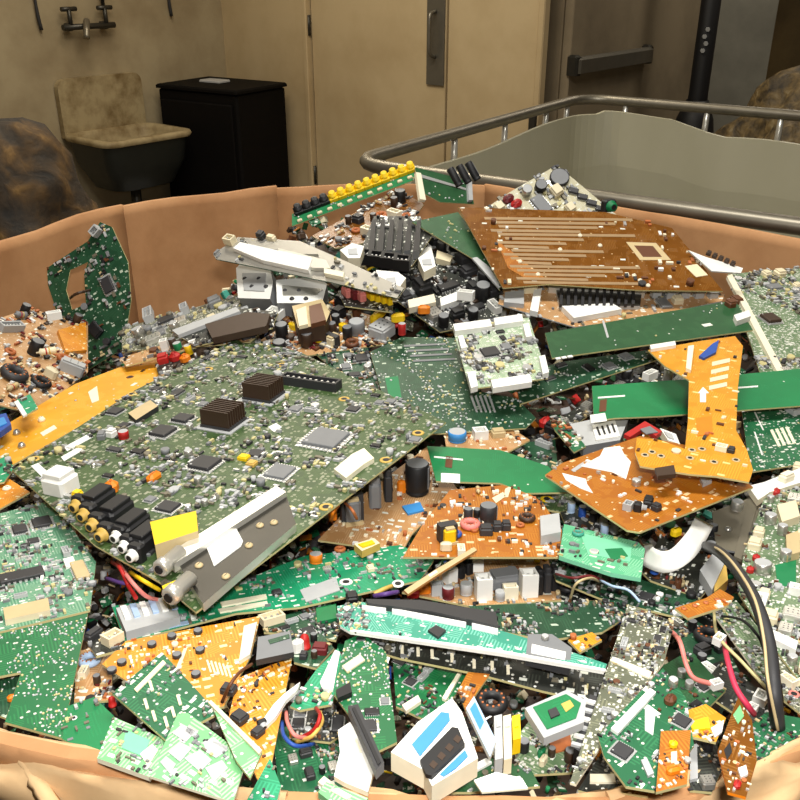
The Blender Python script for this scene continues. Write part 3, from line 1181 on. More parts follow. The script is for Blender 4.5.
SMALLPAL = {
    'mix': ['lightgrey', 'grey', 'charcoal', 'tin', 'olivegrey', 'black', 'beige', 'brown', 'charcoal'],
    'pale': ['lightgrey', 'grey', 'tin', 'grey', 'olivegrey', 'charcoal', 'fr4', 'olivegrey', 'lightgrey'],
    'solder': ['tin', 'lightgrey', 'tin', 'fr4'],
    'warm': ['cream', 'tin', 'brown', 'charcoal', 'ivory', 'copper', 'white'],
    'dark': ['charcoal', 'black', 'grey', 'tin', 'darkbrown', 'white'],
    'power': ['cream', 'grey', 'tin', 'black', 'brown', 'charcoal', 'white', 'copper', 'beige', 'maroon', 'lightgrey', 'darkbrown'],
}


def inside(poly, x, y):
    c = False
    n = len(poly)
    j = n - 1
    for i in range(n):
        xi, yi = poly[i][0], poly[i][1]
        xj, yj = poly[j][0], poly[j][1]
        if (yi > y) != (yj > y) and x < (xj - xi) * (y - yi) / (yj - yi) + xi:
            c = not c
        j = i
    return c


def anchor(a):
    px, py, k = a
    if isinstance(k, tuple):
        return {'y': Py, 'z': Pz}[k[0]](px, py, k[1])
    return S(px, py, k)


class Board:
    count = 0

    def __init__(s, label, outline, dz=.02, mat='pcb_green', anchors=None, edge='fr4', name='circuit_board', cat='circuit board',
                 small=0, spal='mix', med=0, mpal='mix', u=None, thick=.0016, group='scrap circuit boards', panel='board_panel', medscale=1.0, holes=0, ssize=1.0):
        Board.count += 1
        s.rnd = random.Random(Board.count * 101 + 5)
        if anchors:
            P = [anchor(a) for a in anchors]
            n = (P[1] - P[0]).cross(P[2] - P[0]).normalized()
            o = P[0]
        else:
            P = [S(x, y, dz) for x, y in outline]
            c = sum(P, Vector()) / len(P)
            # least squares plane z = ax + by + c
            sxx = syy = sxy = sxz = syz = 0
            for p in P:
                q = p - c
                sxx += q.x * q.x; syy += q.y * q.y; sxy += q.x * q.y; sxz += q.x * q.z; syz += q.y * q.z
            det = sxx * syy - sxy * sxy
            a_ = (sxz * syy - syz * sxy) / det
            b_ = (syz * sxx - sxz * sxy) / det
            n = Vector((-a_, -b_, 1)).normalized()
            o = c
        if n.dot(CAM - o) < 0:
            n = -n
        s.n, s.o = n, o
        W3 = [s.world(x, y) for x, y in outline]
        cen = sum(W3, Vector()) / len(W3)
        s.scale = depth(cen) / F
        if u is None:
            u = (outline[0], outline[1])
        ud = (s.world(*u[1]) - s.world(*u[0])).normalized()
        vd = n.cross(ud)
        M = Matrix.Identity(4)
        for i in range(3):
            M[i][0], M[i][1], M[i][2], M[i][3] = ud[i], vd[i], n[i], cen[i]
        s.M, s.Mi = M, M.inverted()
        s.root = thing(name, label, cat, group, M)
        s.poly = [tuple((s.Mi @ p)[:2]) for p in W3]
        mb = MB()
        mb.prism(s.poly, -thick, 0, 0, 1)
        s.panel = mb.build(panel, [mat, edge], s.root)
        s.occ = []
        s._later = (small, spal, med, mpal, medscale, ssize)

    def world(s, px, py, lift=0.0):
        d = ray(px, py)
        o = s.o + s.n * lift
        t = (o - CAM).dot(s.n) / d.dot(s.n)
        return CAM + d * t

    def loc(s, px, py, lift=0.0):
        p = s.Mi @ s.world(px, py, lift)
        return p.x, p.y

    def put(s, kind, lx, ly, w, d, h, rot, col, name=None, label=None, z=.0001, flip=False):
        o = obj(name or PART[kind], comp_mesh(kind, w, d, h, col), s.root)
        o.location = (lx, ly, z)
        o.rotation_euler = (0, 0, rot)
        if label:
            o['label'] = label
        return o

    def add(s, kind, px, py, w, d, h, rot=0, col='black', name=None, label=None, z=0):
        """sizes in picture units at this board's distance; rot in degrees from the board's own long edge"""
        k = s.scale
        lx, ly = s.loc(px, py)
        s.occ.append((lx, ly, max(w, d) * k * .5))
        return s.put(kind, lx, ly, w * k, d * k, h * k, math.radians(rot), col, name, label, z * k + .0001)

    def slab(s, pts, h, col, name, label=None, z=0, parent=None, side=None):
        """a flat-topped piece whose top outline is given in the picture"""
        k = s.scale
        lp = [s.loc(x, y, (h + z) * k) for x, y in pts]
        mb = MB()
        mb.prism(lp, z * k + .0001, (h + z) * k + .0001, 0, 1 if side else None)
        o = mb.build(name, [col, side] if side else [col], parent or s.root)
        if label:
            o['label'] = label
        cx = sum(p[0] for p in lp) / len(lp)
        cy = sum(p[1] for p in lp) / len(lp)
        r = max(math.hypot(p[0] - cx, p[1] - cy) for p in lp) * .75
        s.occ.append((cx, cy, r))
        return o

    def row(s, kind, p0, p1, n, w, d, h, col, rot=0, name=None):
        for i in range(n):
            t = i / max(1, n - 1)
            s.add(kind, p0[0] + (p1[0] - p0[0]) * t, p0[1] + (p1[1] - p0[1]) * t, w, d, h, rot, col, name)

    def finish(s):
        small, spal, med, mpal, ms, ssz = s._later
        k = s.scale
        xs = [p[0] for p in s.poly]; ys = [p[1] for p in s.poly]
        bx = (min(xs), max(xs), min(ys), max(ys))
        r = s.rnd
        tries = 0
        done = 0
        while done < med and tries < med * 40:
            tries += 1
            kind, col, w, d, h = r.choice(MEDPAL[mpal])
            f = ms * r.choice((.85, 1.0, 1.2))
            w, d, h = w * f * k, d * f * k, h * f * k
            x, y = r.uniform(bx[0], bx[1]), r.uniform(bx[2], bx[3])
            rad = max(w, d) * .5
            if not all(inside(s.poly, x + rad * math.cos(a) * .9, y + rad * math.sin(a) * .9) for a in (0, 1.57, 3.14, 4.71)):
                continue
            if any(math.hypot(x - a, y - b) < rad + c for a, b, c in s.occ):
                continue
            s.occ.append((x, y, rad))
            s.put(kind, x, y, w, d, h, r.choice((0, math.pi / 2)), col)
            done += 1
        if small:
            pal = SMALLPAL[spal]
            mb = MB()
            done = tries = 0
            while done < small and tries < small * 6:
                tries += 1
                x, y = r.uniform(bx[0], bx[1]), r.uniform(bx[2], bx[3])
                if not inside(s.poly, x, y):
                    continue
                if any(math.hypot(x - a, y - b) < c * .8 for a, b, c in s.occ):
                    continue
                # components sit in clusters
                if noise.noise(Vector((x * 48, y * 48, Board.count * 3.7))) < -.05:
                    continue
                m = r.randrange(len(pal))
                if spal == 'solder':
                    w = r.uniform(1.4, 3.2) * k * ssz
                    mb.lathe([(w * .55, 0), (w * .4, w * .3), (w * .1, w * .5)], 5, m, Matrix.Translation((x, y, 0)))
                else:
                    w, d = r.uniform(2, 7) * k * ssz, r.uniform(1.5, 3.5) * k * ssz
                    if r.random() < .5:
                        w, d = d, w
                    if r.random() < .06:
                        mb.cyl(d * .7, r.uniform(2, 6) * k * ssz, 7, m, Matrix.Translation((x, y, 0)))
                    else:
                        mb.box((x, y, 0), w, d, r.uniform(.8, 3.0) * k * ssz, m)
                done += 1
            if mb.v:
                o = mb.build('solder_points' if spal == 'solder' else 'small_components', pal, s.root)
                o['kind'] = 'stuff'
        return s


def wire(label, pts, rpx, col, cat='wire', name='wire', seg=6, group=None):
    P = [S(*p) if not isinstance(p[2], tuple) else anchor(p) for p in pts]
    P = smooth_path(P, 6)
    k = depth(P[len(P) // 2]) / F
    mb = MB()
    mb.tube(P, rpx * k, seg)
    o = mb.build(name, [col])
    return tag(o, label, cat, group)


def ribbon(label, pts, wpx, col, cat='ribbon cable', name='ribbon_cable', side=(1, 0)):
    """flat flexible cable; wpx = width in picture units"""
    P = smooth_path([S(*p) for p in pts], 6)
    k = depth(P[0]) / F
    rows = []
    n = len(P)
    for i, p in enumerate(P):
        t = (P[min(i + 1, n - 1)] - P[max(i - 1, 0)]).normalized()
        sd = t.cross((CAM - p).normalized()).normalized()
        sd = (sd * .9 + Vector((0, 0, .3 * math.sin(i * .35)))).normalized()
        rows.append([p + sd * (wpx * k * (j / 4 - .5)) for j in range(5)])
    mb = MB()
    mb.strip(rows, .0008)
    o = mb.build(name, [col])
    return tag(o, label, cat)


def loose(kind, label, px, py, w, d, h, rot=0, col='black', dz=.0, cat=None, name=None, tilt=(0, 0), group='loose components', extra=None):
    """one component lying loose on the heap; sizes in picture units"""
    p = S(px, py, dz)
    k = depth(p) / F
    me = comp_mesh(kind, w * k, d * k, h * k, col)
    o = obj(name or PART[kind], me)
    o.matrix_world = Matrix.Translation(p - Vector((0, 0, h * k * .4))) @ Matrix.Rotation(math.radians(tilt[0]), 4, 'X') @ Matrix.Rotation(math.radians(tilt[1]), 4, 'Y') @ Matrix.Rotation(math.radians(rot), 4, 'Z')
    return tag(o, label, cat or PART[kind].replace('_', ' '), group)


# ---------------------------------------------------------------- the mass of small scrap under the boards
def build_heap():
    mb = MB()
    cx, cy = 0.0, .95
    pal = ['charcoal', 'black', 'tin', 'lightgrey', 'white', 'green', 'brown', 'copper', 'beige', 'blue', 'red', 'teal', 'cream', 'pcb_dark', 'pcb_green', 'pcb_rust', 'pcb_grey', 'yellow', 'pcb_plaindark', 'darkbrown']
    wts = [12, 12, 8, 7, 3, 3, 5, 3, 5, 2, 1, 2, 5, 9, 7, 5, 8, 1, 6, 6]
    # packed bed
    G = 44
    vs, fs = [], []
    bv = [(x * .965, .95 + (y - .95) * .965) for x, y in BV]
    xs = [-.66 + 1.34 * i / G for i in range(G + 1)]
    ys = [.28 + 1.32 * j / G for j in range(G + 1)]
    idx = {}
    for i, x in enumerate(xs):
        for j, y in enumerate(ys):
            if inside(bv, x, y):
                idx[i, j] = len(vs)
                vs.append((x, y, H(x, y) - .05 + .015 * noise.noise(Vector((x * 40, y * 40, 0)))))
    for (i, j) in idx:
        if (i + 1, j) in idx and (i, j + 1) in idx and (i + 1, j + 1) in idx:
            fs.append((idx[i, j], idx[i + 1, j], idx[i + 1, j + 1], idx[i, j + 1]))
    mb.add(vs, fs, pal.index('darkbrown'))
    r = random.Random(11)
    n = 0
    bi = [(x * .93, .95 + (y - .95) * .93) for x, y in BV]
    while n < 12000:
        # denser towards the camera, where pieces look larger and so are built smaller
        x, y = r.uniform(-.62, .64), r.uniform(.3, 1.54) if r.random() < .6 else r.uniform(.3, .85)
        if not inside(bi, x, y):
            continue
        k = math.hypot(y, .45) / F
        z = H(x, y) - .026 + r.uniform(-.02, .016)
        M = Matrix.Translation((x, y, z)) @ Matrix.Rotation(r.uniform(0, 6.28), 4, 'Z') @ Matrix.Rotation(r.gauss(0, .5), 4, 'X') @ Matrix.Rotation(r.gauss(0, .5), 4, 'Y')
        m = r.choices(range(len(pal)), wts)[0]
        nm = pal[m]
        if nm.startswith('pcb'):
            mb.box((0, 0, 0), r.uniform(5, 13) * k, r.uniform(4, 10) * k, 1.4 * k, m, M)
        else:
            q = r.random()
            if q < .25:
                rr_ = r.uniform(1.5, 4) * k
                mb.lathe([(rr_, 0), (rr_, r.uniform(4, 12) * k)], 8, m, M)
            elif q < .35:
                mb.box((0, 0, 0), r.uniform(7, 14) * k, 1.3 * k, 1.3 * k, m, M)
            else:
                mb.bevbox((0, 0, 0), r.uniform(3, 11) * k, r.uniform(2, 7) * k, r.uniform(2, 6) * k, m, None, M) if q < .6 else mb.box((0, 0, 0), r.uniform(3, 11) * k, r.uniform(2, 7) * k, r.uniform(2, 6) * k, m, M)
        n += 1
    o = mb.build('scrap_fragments', pal)
    tag(o, 'mass of tiny broken components and board chips filling gaps between the boards', 'electronic scrap', kind='stuff')


build_heap()

# ================================================================ the boards, back to front
def back_boards():
    # ---- upright board with a window, against the left of the box
    b = Board('dark green board standing upright with a window cut in it at the left cardboard wall',
              [(100, 222), (112, 227), (128, 262), (131, 300), (124, 348), (88, 370), (87, 322), (70, 328), (60, 322), (48, 285), (47, 268), (88, 241),
               (88, 262), (70, 270), (66, 290), (72, 310), (86, 304), (84, 275), (88, 262), (88, 241)],
              anchors=[(88, 368, ('y', 1.16)), (124, 348, ('y', 1.16)), (100, 222, ('y', 1.25))], mat='pcb_dark', small=130, spal='mix', ssize=.8, u=((88, 368), (124, 348)))
    b.add('quad', 108, 285, 14, 20, 3, 0, 'charcoal')
    b.add('conn', 98, 232, 10, 8, 8, 20, 'lightgrey')
    b.add('block', 96, 330, 12, 16, 4, 20, 'black')
    b.finish()
    # ---- grey, component-crowded board along the back left wall
    b = Board('long grey board crowded with silver parts along the back cardboard wall',
              [(122, 352), (122, 328), (200, 306), (236, 296), (262, 318), (236, 338)], .035, 'pcb_grey', small=260, spal='pale', med=12, mpal='pale')
    b.add('conn', 150, 318, 34, 10, 8, 0, 'lightgrey')
    b.add('block', 216, 305, 16, 14, 9, 0, 'grey')
    b.add('conn', 186, 312, 18, 8, 8, 0, 'lightgrey')
    b.finish()
    b = Board('narrow board with a black slab on it, below the silver boxes', [(172, 332), (245, 308), (278, 312), (272, 328), (196, 346)], .06, 'pcb_black', small=40, spal='dark')
    b.slab([(205, 324), (248, 312), (270, 314), (266, 326), (212, 338)], 7, 'darkbrown', 'moulded_block')
    b.slab([(172, 330), (236, 307), (240, 311), (178, 335)], 4, 'lightgrey', 'metal_strip')
    b.finish()
    b = Board('thin tan board lying edge-on above the yellow board', [(120, 358), (198, 334), (262, 330), (250, 342), (200, 346), (126, 366)], .05, 'pcb_tan', small=60, spal='mix', med=4, mpal='warm')
    b.finish()
    # ---- red, green and yellow parts row
    b = Board('small board with red, green and yellow parts behind the large motherboard', [(155, 364), (212, 354), (218, 366), (160, 378)], .045, 'pcb_black', small=20, spal='dark')
    for px, py, k, c, w, h in ((164, 362, 'block', 'red', 11, 9), (176, 360, 'film', 'red', 11, 9), (180, 353, 'cap', 'green', 9, 12), (190, 354, 'cap', 'yellow', 8, 10), (167, 352, 'conn', 'white', 8, 14), (186, 361, 'film', 'orange', 10, 8)):
        b.add(k, px, py, w, w, h, 10, c)
    b.finish()
    # ---- pale orange scrap pile at the left wall
    b = Board('broken tan power board heaped with coils against the left cardboard wall', [(0, 318), (30, 308), (62, 318), (88, 322), (88, 372), (60, 394), (26, 412), (0, 405)], .045, 'pcb_tan', [(0, 330, ('z', 1.035)), (88, 330, ('z', .99)), (26, 412, ('z', 1.0))], small=260, spal='power', med=8, mpal='warm')
    b.add('coil', 13, 377, 26, 26, 14, 0, 'charcoal')
    b.add('coil', 40, 385, 20, 20, 12, 0, 'black')
    b.add('can', 70, 372, 10, 24, 12, 20, 'lightgrey')
    b.add('resistor', 20, 318, 16, 8, 8, -30, 'grey')
    b.add('conn', 10, 330, 26, 9, 8, -20, 'lightgrey')
    b.slab([(58, 330), (86, 322), (87, 350), (66, 352)], 4, 'pcb_orange', 'copper_pad')
    b.finish()
    # ---- silver boxes
    for lab, pts, h, col, dz in (('pale silver metal can with rounded corners under the long white strip', [(236, 268), (240, 264), (270, 268), (273, 282), (270, 299), (238, 298)], 16, 'lightgrey', .05),
                                 ('dented silver metal can beside the pale one, near the pink parts', [(276, 280), (318, 276), (327, 284), (322, 303), (277, 303)], 14, 'metal', .055)):
        b = Board(lab, pts, dz, 'white', name='shield_can', cat='metal can', thick=.02, edge='grey', panel='can_body', group='silver cans on the heap')
        b.slab([(pts[0][0] + 6, pts[0][1] + 5), (pts[2][0] - 4, pts[2][1] + 5), (pts[-2][0] - 6, pts[-2][1] - 8), (pts[-1][0] + 6, pts[-1][1] - 8)], 1, col, 'lid')
        for i in range(4):
            b.add('screw', pts[0][0] + 9 + 7 * i, pts[0][1] + 11 + (i % 2) * 8, 5, 5, 2, 0, 'charcoal')
        b.finish()
    b = Board('brownish transformer block below the dented silver can', [(292, 306), (322, 299), (330, 312), (325, 325), (298, 328)], .06, 'beige', name='transformer', cat='transformer', thick=.02, edge='darkbrown', panel='core', group='loose components')
    b.slab([(296, 310), (306, 306), (308, 324), (299, 326)], 4, 'cream', 'winding_tape')
    b.slab([(309, 306), (321, 303), (326, 320), (311, 324)], 5, 'brown', 'winding')
    b.finish()
    # ---- colourful dense board in the middle
    b = Board('broken tan board thick with pink and white parts behind the motherboard', [(244, 350), (290, 322), (335, 306), (398, 322), (384, 344), (318, 354), (262, 362)], .035, 'pcb_tan', small=330, spal='power', med=22, mpal='power', medscale=.9)
    b.add('block', 345, 308, 18, 18, 16, 0, 'black'); b.add('film', 378, 318, 26, 8, 8, 10, 'yellow')
    b.add('can', 382, 335, 22, 20, 12, 0, 'lightgrey'); b.add('cap', 357, 333, 16, 16, 14, 0, 'grey')
    b.add('conn', 318, 318, 18, 12, 9, 20, 'white'); b.add('conn', 276, 317, 12, 16, 9, 10, 'white'); b.add('ledlamp', 397, 326, 9, 9, 14, 0, 'red')
    b.finish()
    # ---- pink and yellow connector row
    b = Board('short board with a row of pink and yellow pin blocks below the white strip', [(338, 291), (352, 287), (394, 298), (392, 312), (345, 306)], .065, 'pcb_black', small=10)
    for i in range(3):
        b.add('block', 347 + 7 * i, 295 + 2 * i, 7, 13, 10, 0, ('pink', 'maroon', 'pink')[i])
    for i in range(4):
        b.add('block', 370 + 6 * i, 298 + 1.5 * i, 5, 13, 10, 0, 'yellow')
    b.finish()
    # ---- tall brown board of capacitors and dark heat sinks at the back
    b = Board('reddish brown board with rows of dark parts under the jack strip', [(312, 236), (396, 190), (424, 204), (402, 236), (335, 248)], .03, 'pcb_brown', [(312, 238, .02), (402, 238, .03), (396, 190, ('y', 1.36))], small=120, spal='dark', med=14, mpal='warm', medscale=.85)
    b.finish()
    b = Board('black board of slanted heat sink plates at the back of the heap', [(356, 262), (374, 216), (420, 216), (432, 236), (412, 266)], .055, 'pcb_black', small=40, spal='dark')
    for i in range(6):
        x = 372 + i * 9
        b.slab([(x, 220), (x + 4, 219), (x + 2, 250), (x - 4, 251)], 7 + (i % 2) * 3, 'black', 'heat_sink_plate', side='grey')
    b.row('conn', (364, 262), (402, 268), 4, 11, 16, 12, 'black')
    b.finish()
    b = Board('dark crowded board sloping down under the green triangular board', [(400, 242), (432, 232), (474, 258), (504, 300), (500, 320), (440, 332), (396, 300)], .03, 'pcb_black', small=260, spal='dark', med=26, mpal='black')
    b.slab([(418, 252), (431, 246), (435, 262), (422, 272)], 9, 'white', 'connector')
    b.slab([(437, 250), (453, 256), (450, 262), (436, 258)], 7, 'cream', 'connector')
    b.slab([(408, 300), (434, 294), (436, 302), (409, 308)], 7, 'ivory', 'connector')
    b.slab([(440, 298), (459, 291), (461, 299), (441, 306)], 7, 'white', 'connector')
    b.finish()
    # white blocks of connectors in the black zone
    for i, (lab, pts, dz) in enumerate((('white plastic connector shell at the end of the long metal strip', [(376, 270), (398, 272), (406, 278), (396, 292), (380, 288)], .085),
                                        ('white plastic connector shell just above the long metal strip', [(340, 250), (352, 243), (364, 246), (360, 258), (348, 258)], .09),
                                        ('white square connector beside the black heat sink plates', [(418, 258), (430, 250), (436, 266), (424, 272)], .07))):
        b = Board(lab, pts, dz, 'white', name='connector_shell', cat='connector', thick=.014, edge='ivory', panel='shell', group='white connector shells')
        x, y = sum(p[0] for p in pts) / len(pts), sum(p[1] for p in pts) / len(pts)
        b.slab([(x - 5, y - 2), (x + 4, y - 3), (x + 5, y + 3), (x - 4, y + 3)], 1, 'lightgrey', 'pin_slot')
        b.finish()
    # ---- long white metal strip
    b = Board('long whitish metal tube strip on a narrow board jutting to the back left', [(213, 254), (238, 237), (300, 241), (350, 263), (404, 288), (397, 298), (330, 282), (216, 259)], .09, 'metal', edge='pcb_dark', name='lamp_inverter_strip', cat='circuit board', small=40, spal='pale', u=((213, 254), (397, 298)))
    b.slab([(233, 248), (240, 242), (312, 258), (308, 270), (262, 260)], 5, 'white', 'tube_cover')
    b.slab([(278, 248), (326, 260), (330, 268), (314, 268), (280, 257)], 4, 'brightmetal', 'metal_cover')
    b.slab([(324, 268), (344, 272), (343, 277), (324, 273)], 5, 'ivory', 'end_cap')
    b.slab([(244, 240), (296, 243), (318, 254), (300, 254), (250, 245)], 3, 'metal', 'metal_cover')
    b.add('conn', 231, 243, 12, 9, 8, 0, 'cream'); b.add('block', 262, 238, 9, 8, 8, 0, 'charcoal'); b.add('block', 272, 240, 10, 6, 6, 0, 'cream')
    b.finish()
    # ---- strip of phono jacks
    b = Board('thin green strip topped by a row of yellow and black jacks', [(292, 226), (414, 180), (414, 170), (292, 214)], anchors=[(292, 222, ('y', 1.30)), (414, 176, ('y', 1.34)), (292, 214, ('y', 1.315))], mat='pcb_plain', small=20, spal='solder', u=((292, 226), (414, 180)))
    for i in range(4):
        t = i / 13
        b.add('phono', 299 + 112 * t, 212 - 42 * t, 10, 10, 9, 0, 'black')
    for i in range(4, 14):
        t = i / 13
        b.add('phono', 299 + 112 * t, 212 - 42 * t, 9, 10, 9, 0, 'yellow')
    b.row('block', (300, 221), (410, 178), 12, 5, 3, 2, 'cream', 0, 'solder_tab')
    b.finish()
    b = Board('dark green board standing on edge at the top of the heap', [(415, 167), (470, 181), (474, 204), (440, 202), (418, 190)], anchors=[(440, 202, ('y', 1.30)), (474, 204, ('y', 1.33)), (415, 167, ('y', 1.33))], mat='pcb_plaindark', small=10, spal='solder')
    b.slab([(416, 172), (421, 173), (426, 200), (420, 199)], 4, 'ivory', 'support_post')
    b.slab([(468, 180), (472, 181), (473, 200), (469, 200)], 4, 'lightgrey', 'support_post')
    b.slab([(420, 174), (466, 188), (466, 190), (420, 177)], 1, 'tin', 'jumper_bar')
    b.finish()
    for i in range(3):
        loose('cap', ['black capacitor at the very top of the heap, nearest the green standing board', 'middle black capacitor of three at the top of the heap', 'black capacitor at the very top of the heap, nearest the steel rail'][i], 460 + 9 * i, 178 - 3 * i, 8, 8, 20, 0, 'black', .075, 'capacitor', tilt=(-20, -30), group='capacitors at the top of the heap')
    # ---- beige board standing behind the brown board
    b = Board('pale beige board with red and black parts leaning up at the back', [(480, 212), (510, 192), (557, 165), (606, 206), (618, 216)], anchors=[(482, 210, ('y', 1.36)), (615, 214, ('y', 1.36)), (557, 165, ('y', 1.42))], mat='pcb_ivory', small=90, spal='pale', med=5, mpal='pale', u=((480, 212), (557, 165)))
    b.add('cap', 559, 179, 20, 20, 5, 0, 'charcoal'); b.add('cap', 540, 189, 12, 12, 9, 0, 'black'); b.add('film', 508, 200, 12, 8, 6, 0, 'maroon'); b.add('film', 516, 205, 12, 8, 6, 0, 'red')
    for i in range(4):
        b.add('chip', 573 + i * 9, 192 + i * 6, 7, 10, 4, 40, 'charcoal')
    b.finish()
    loose('jack', 'small bright green audio jack at the corner of the brown board', 610, 207, 14, 14, 12, 20, 'green', .05, 'jack')
    # ---- green triangular board
    b = Board('green triangular board edge beside the brown striped board', [(412, 222), (458, 212), (502, 268), (500, 290), (472, 258)], .06, 'pcb_plaindark', small=30, spal='solder')
    b.slab([(472, 258), (477, 257), (501, 276), (499, 288)], 2, 'lightgrey', 'edge_strip')
    b.finish()
    # ---- brown copper-striped board
    b = Board('large glossy brown board with long silvery tracks at the back right', [(458, 207), (605, 212), (672, 228), (723, 291), (640, 290), (548, 284), (503, 288)], .075, 'pcb_brown', small=50, spal='warm', u=((458, 207), (605, 212)))
    rows = []
    for i in range(17):
        t = i / 16
        x0, x1 = 484 + 34 * t + (i % 3) * 5, 632 + 10 * t - (i % 4) * 18
        y = 217 + 64 * t
        if 4 < i < 12:
            x1 -= 34
        rows.append(b.slab([(x0, y), (x1, y + 1.5), (x1 + 1, y + 4.0), (x0 + 1, y + 2.5)], .35, 'tracktan', 'copper_track'))
    b.slab([(626, 242), (656, 243), (671, 260), (640, 260)], .3, 'beige', 'chip_outline')
    b.slab([(634, 245.5), (653, 246), (662, 257), (643, 257)], .35, 'brown', 'chip_window')
    b.slab([(685, 266), (697, 264), (708, 275), (696, 277)], .5, 'cream', 'paper_label')
    for x, y in ((500, 250), (520, 262), (538, 275), (580, 236), (600, 246), (560, 250), (634, 276), (640, 281), (648, 286)):
        b.add('screw', x, y, 5, 5, 2, 0, 'ivory', 'solder_blob')
    b.slab([(496, 240), (510, 250), (545, 278), (528, 280), (508, 268)], .3, 'pcb_rust', 'copper_patch')
    b.finish()
    # ---- what shows under its front edge
    b = Board('grey metal tray of black fins under the front edge of the brown board', [(503, 289), (548, 286), (725, 294), (722, 301), (640, 318), (575, 327), (498, 304)], .05, 'pcb_tan', edge='lightgrey', small=50, spal='pale', med=4, mpal='pale')
    hs = b.slab([(556, 289), (642, 292), (640, 306), (560, 306)], 4, 'darkmetal', 'heat_sink', side='lightgrey')
    for i in range(11):
        x = 560 + i * 7.2
        b.slab([(x, 288), (x + 3, 288.3), (x + 2.6, 304), (x - .4, 304)], 4, 'charcoal', 'fin', z=4, parent=hs)
    b.slab([(548, 285), (645, 290), (645, 293), (549, 288)], 6, 'brightmetal', 'frame_bar')
    b.slab([(534, 290), (542, 288), (538, 312), (530, 310)], 6, 'white', 'frame_bar')
    b.slab([(562, 306), (612, 303), (622, 309), (574, 318)], 6, 'white', 'paper_label')
    b.slab([(505, 292), (524, 290), (524, 304), (504, 302)], 5, 'lightgrey', 'shield_can')
    b.row('conn', (655, 297), (712, 297), 5, 9, 7, 7, 'lightgrey')
    b.finish()
    b = Board('white card edge sticking up at the right end of the brown board', [(688, 250), (706, 257), (743, 268), (741, 273), (712, 271)], .085, 'white', edge='lightgrey', name='white_card', cat='card', panel='card_sheet', group=None)
    for i in range(5):
        b.add('block', 708 + i * 6, 255 + i * 2.6, 5, 4, 5, 0, 'darkbrown', 'card_stud')
    b.finish()


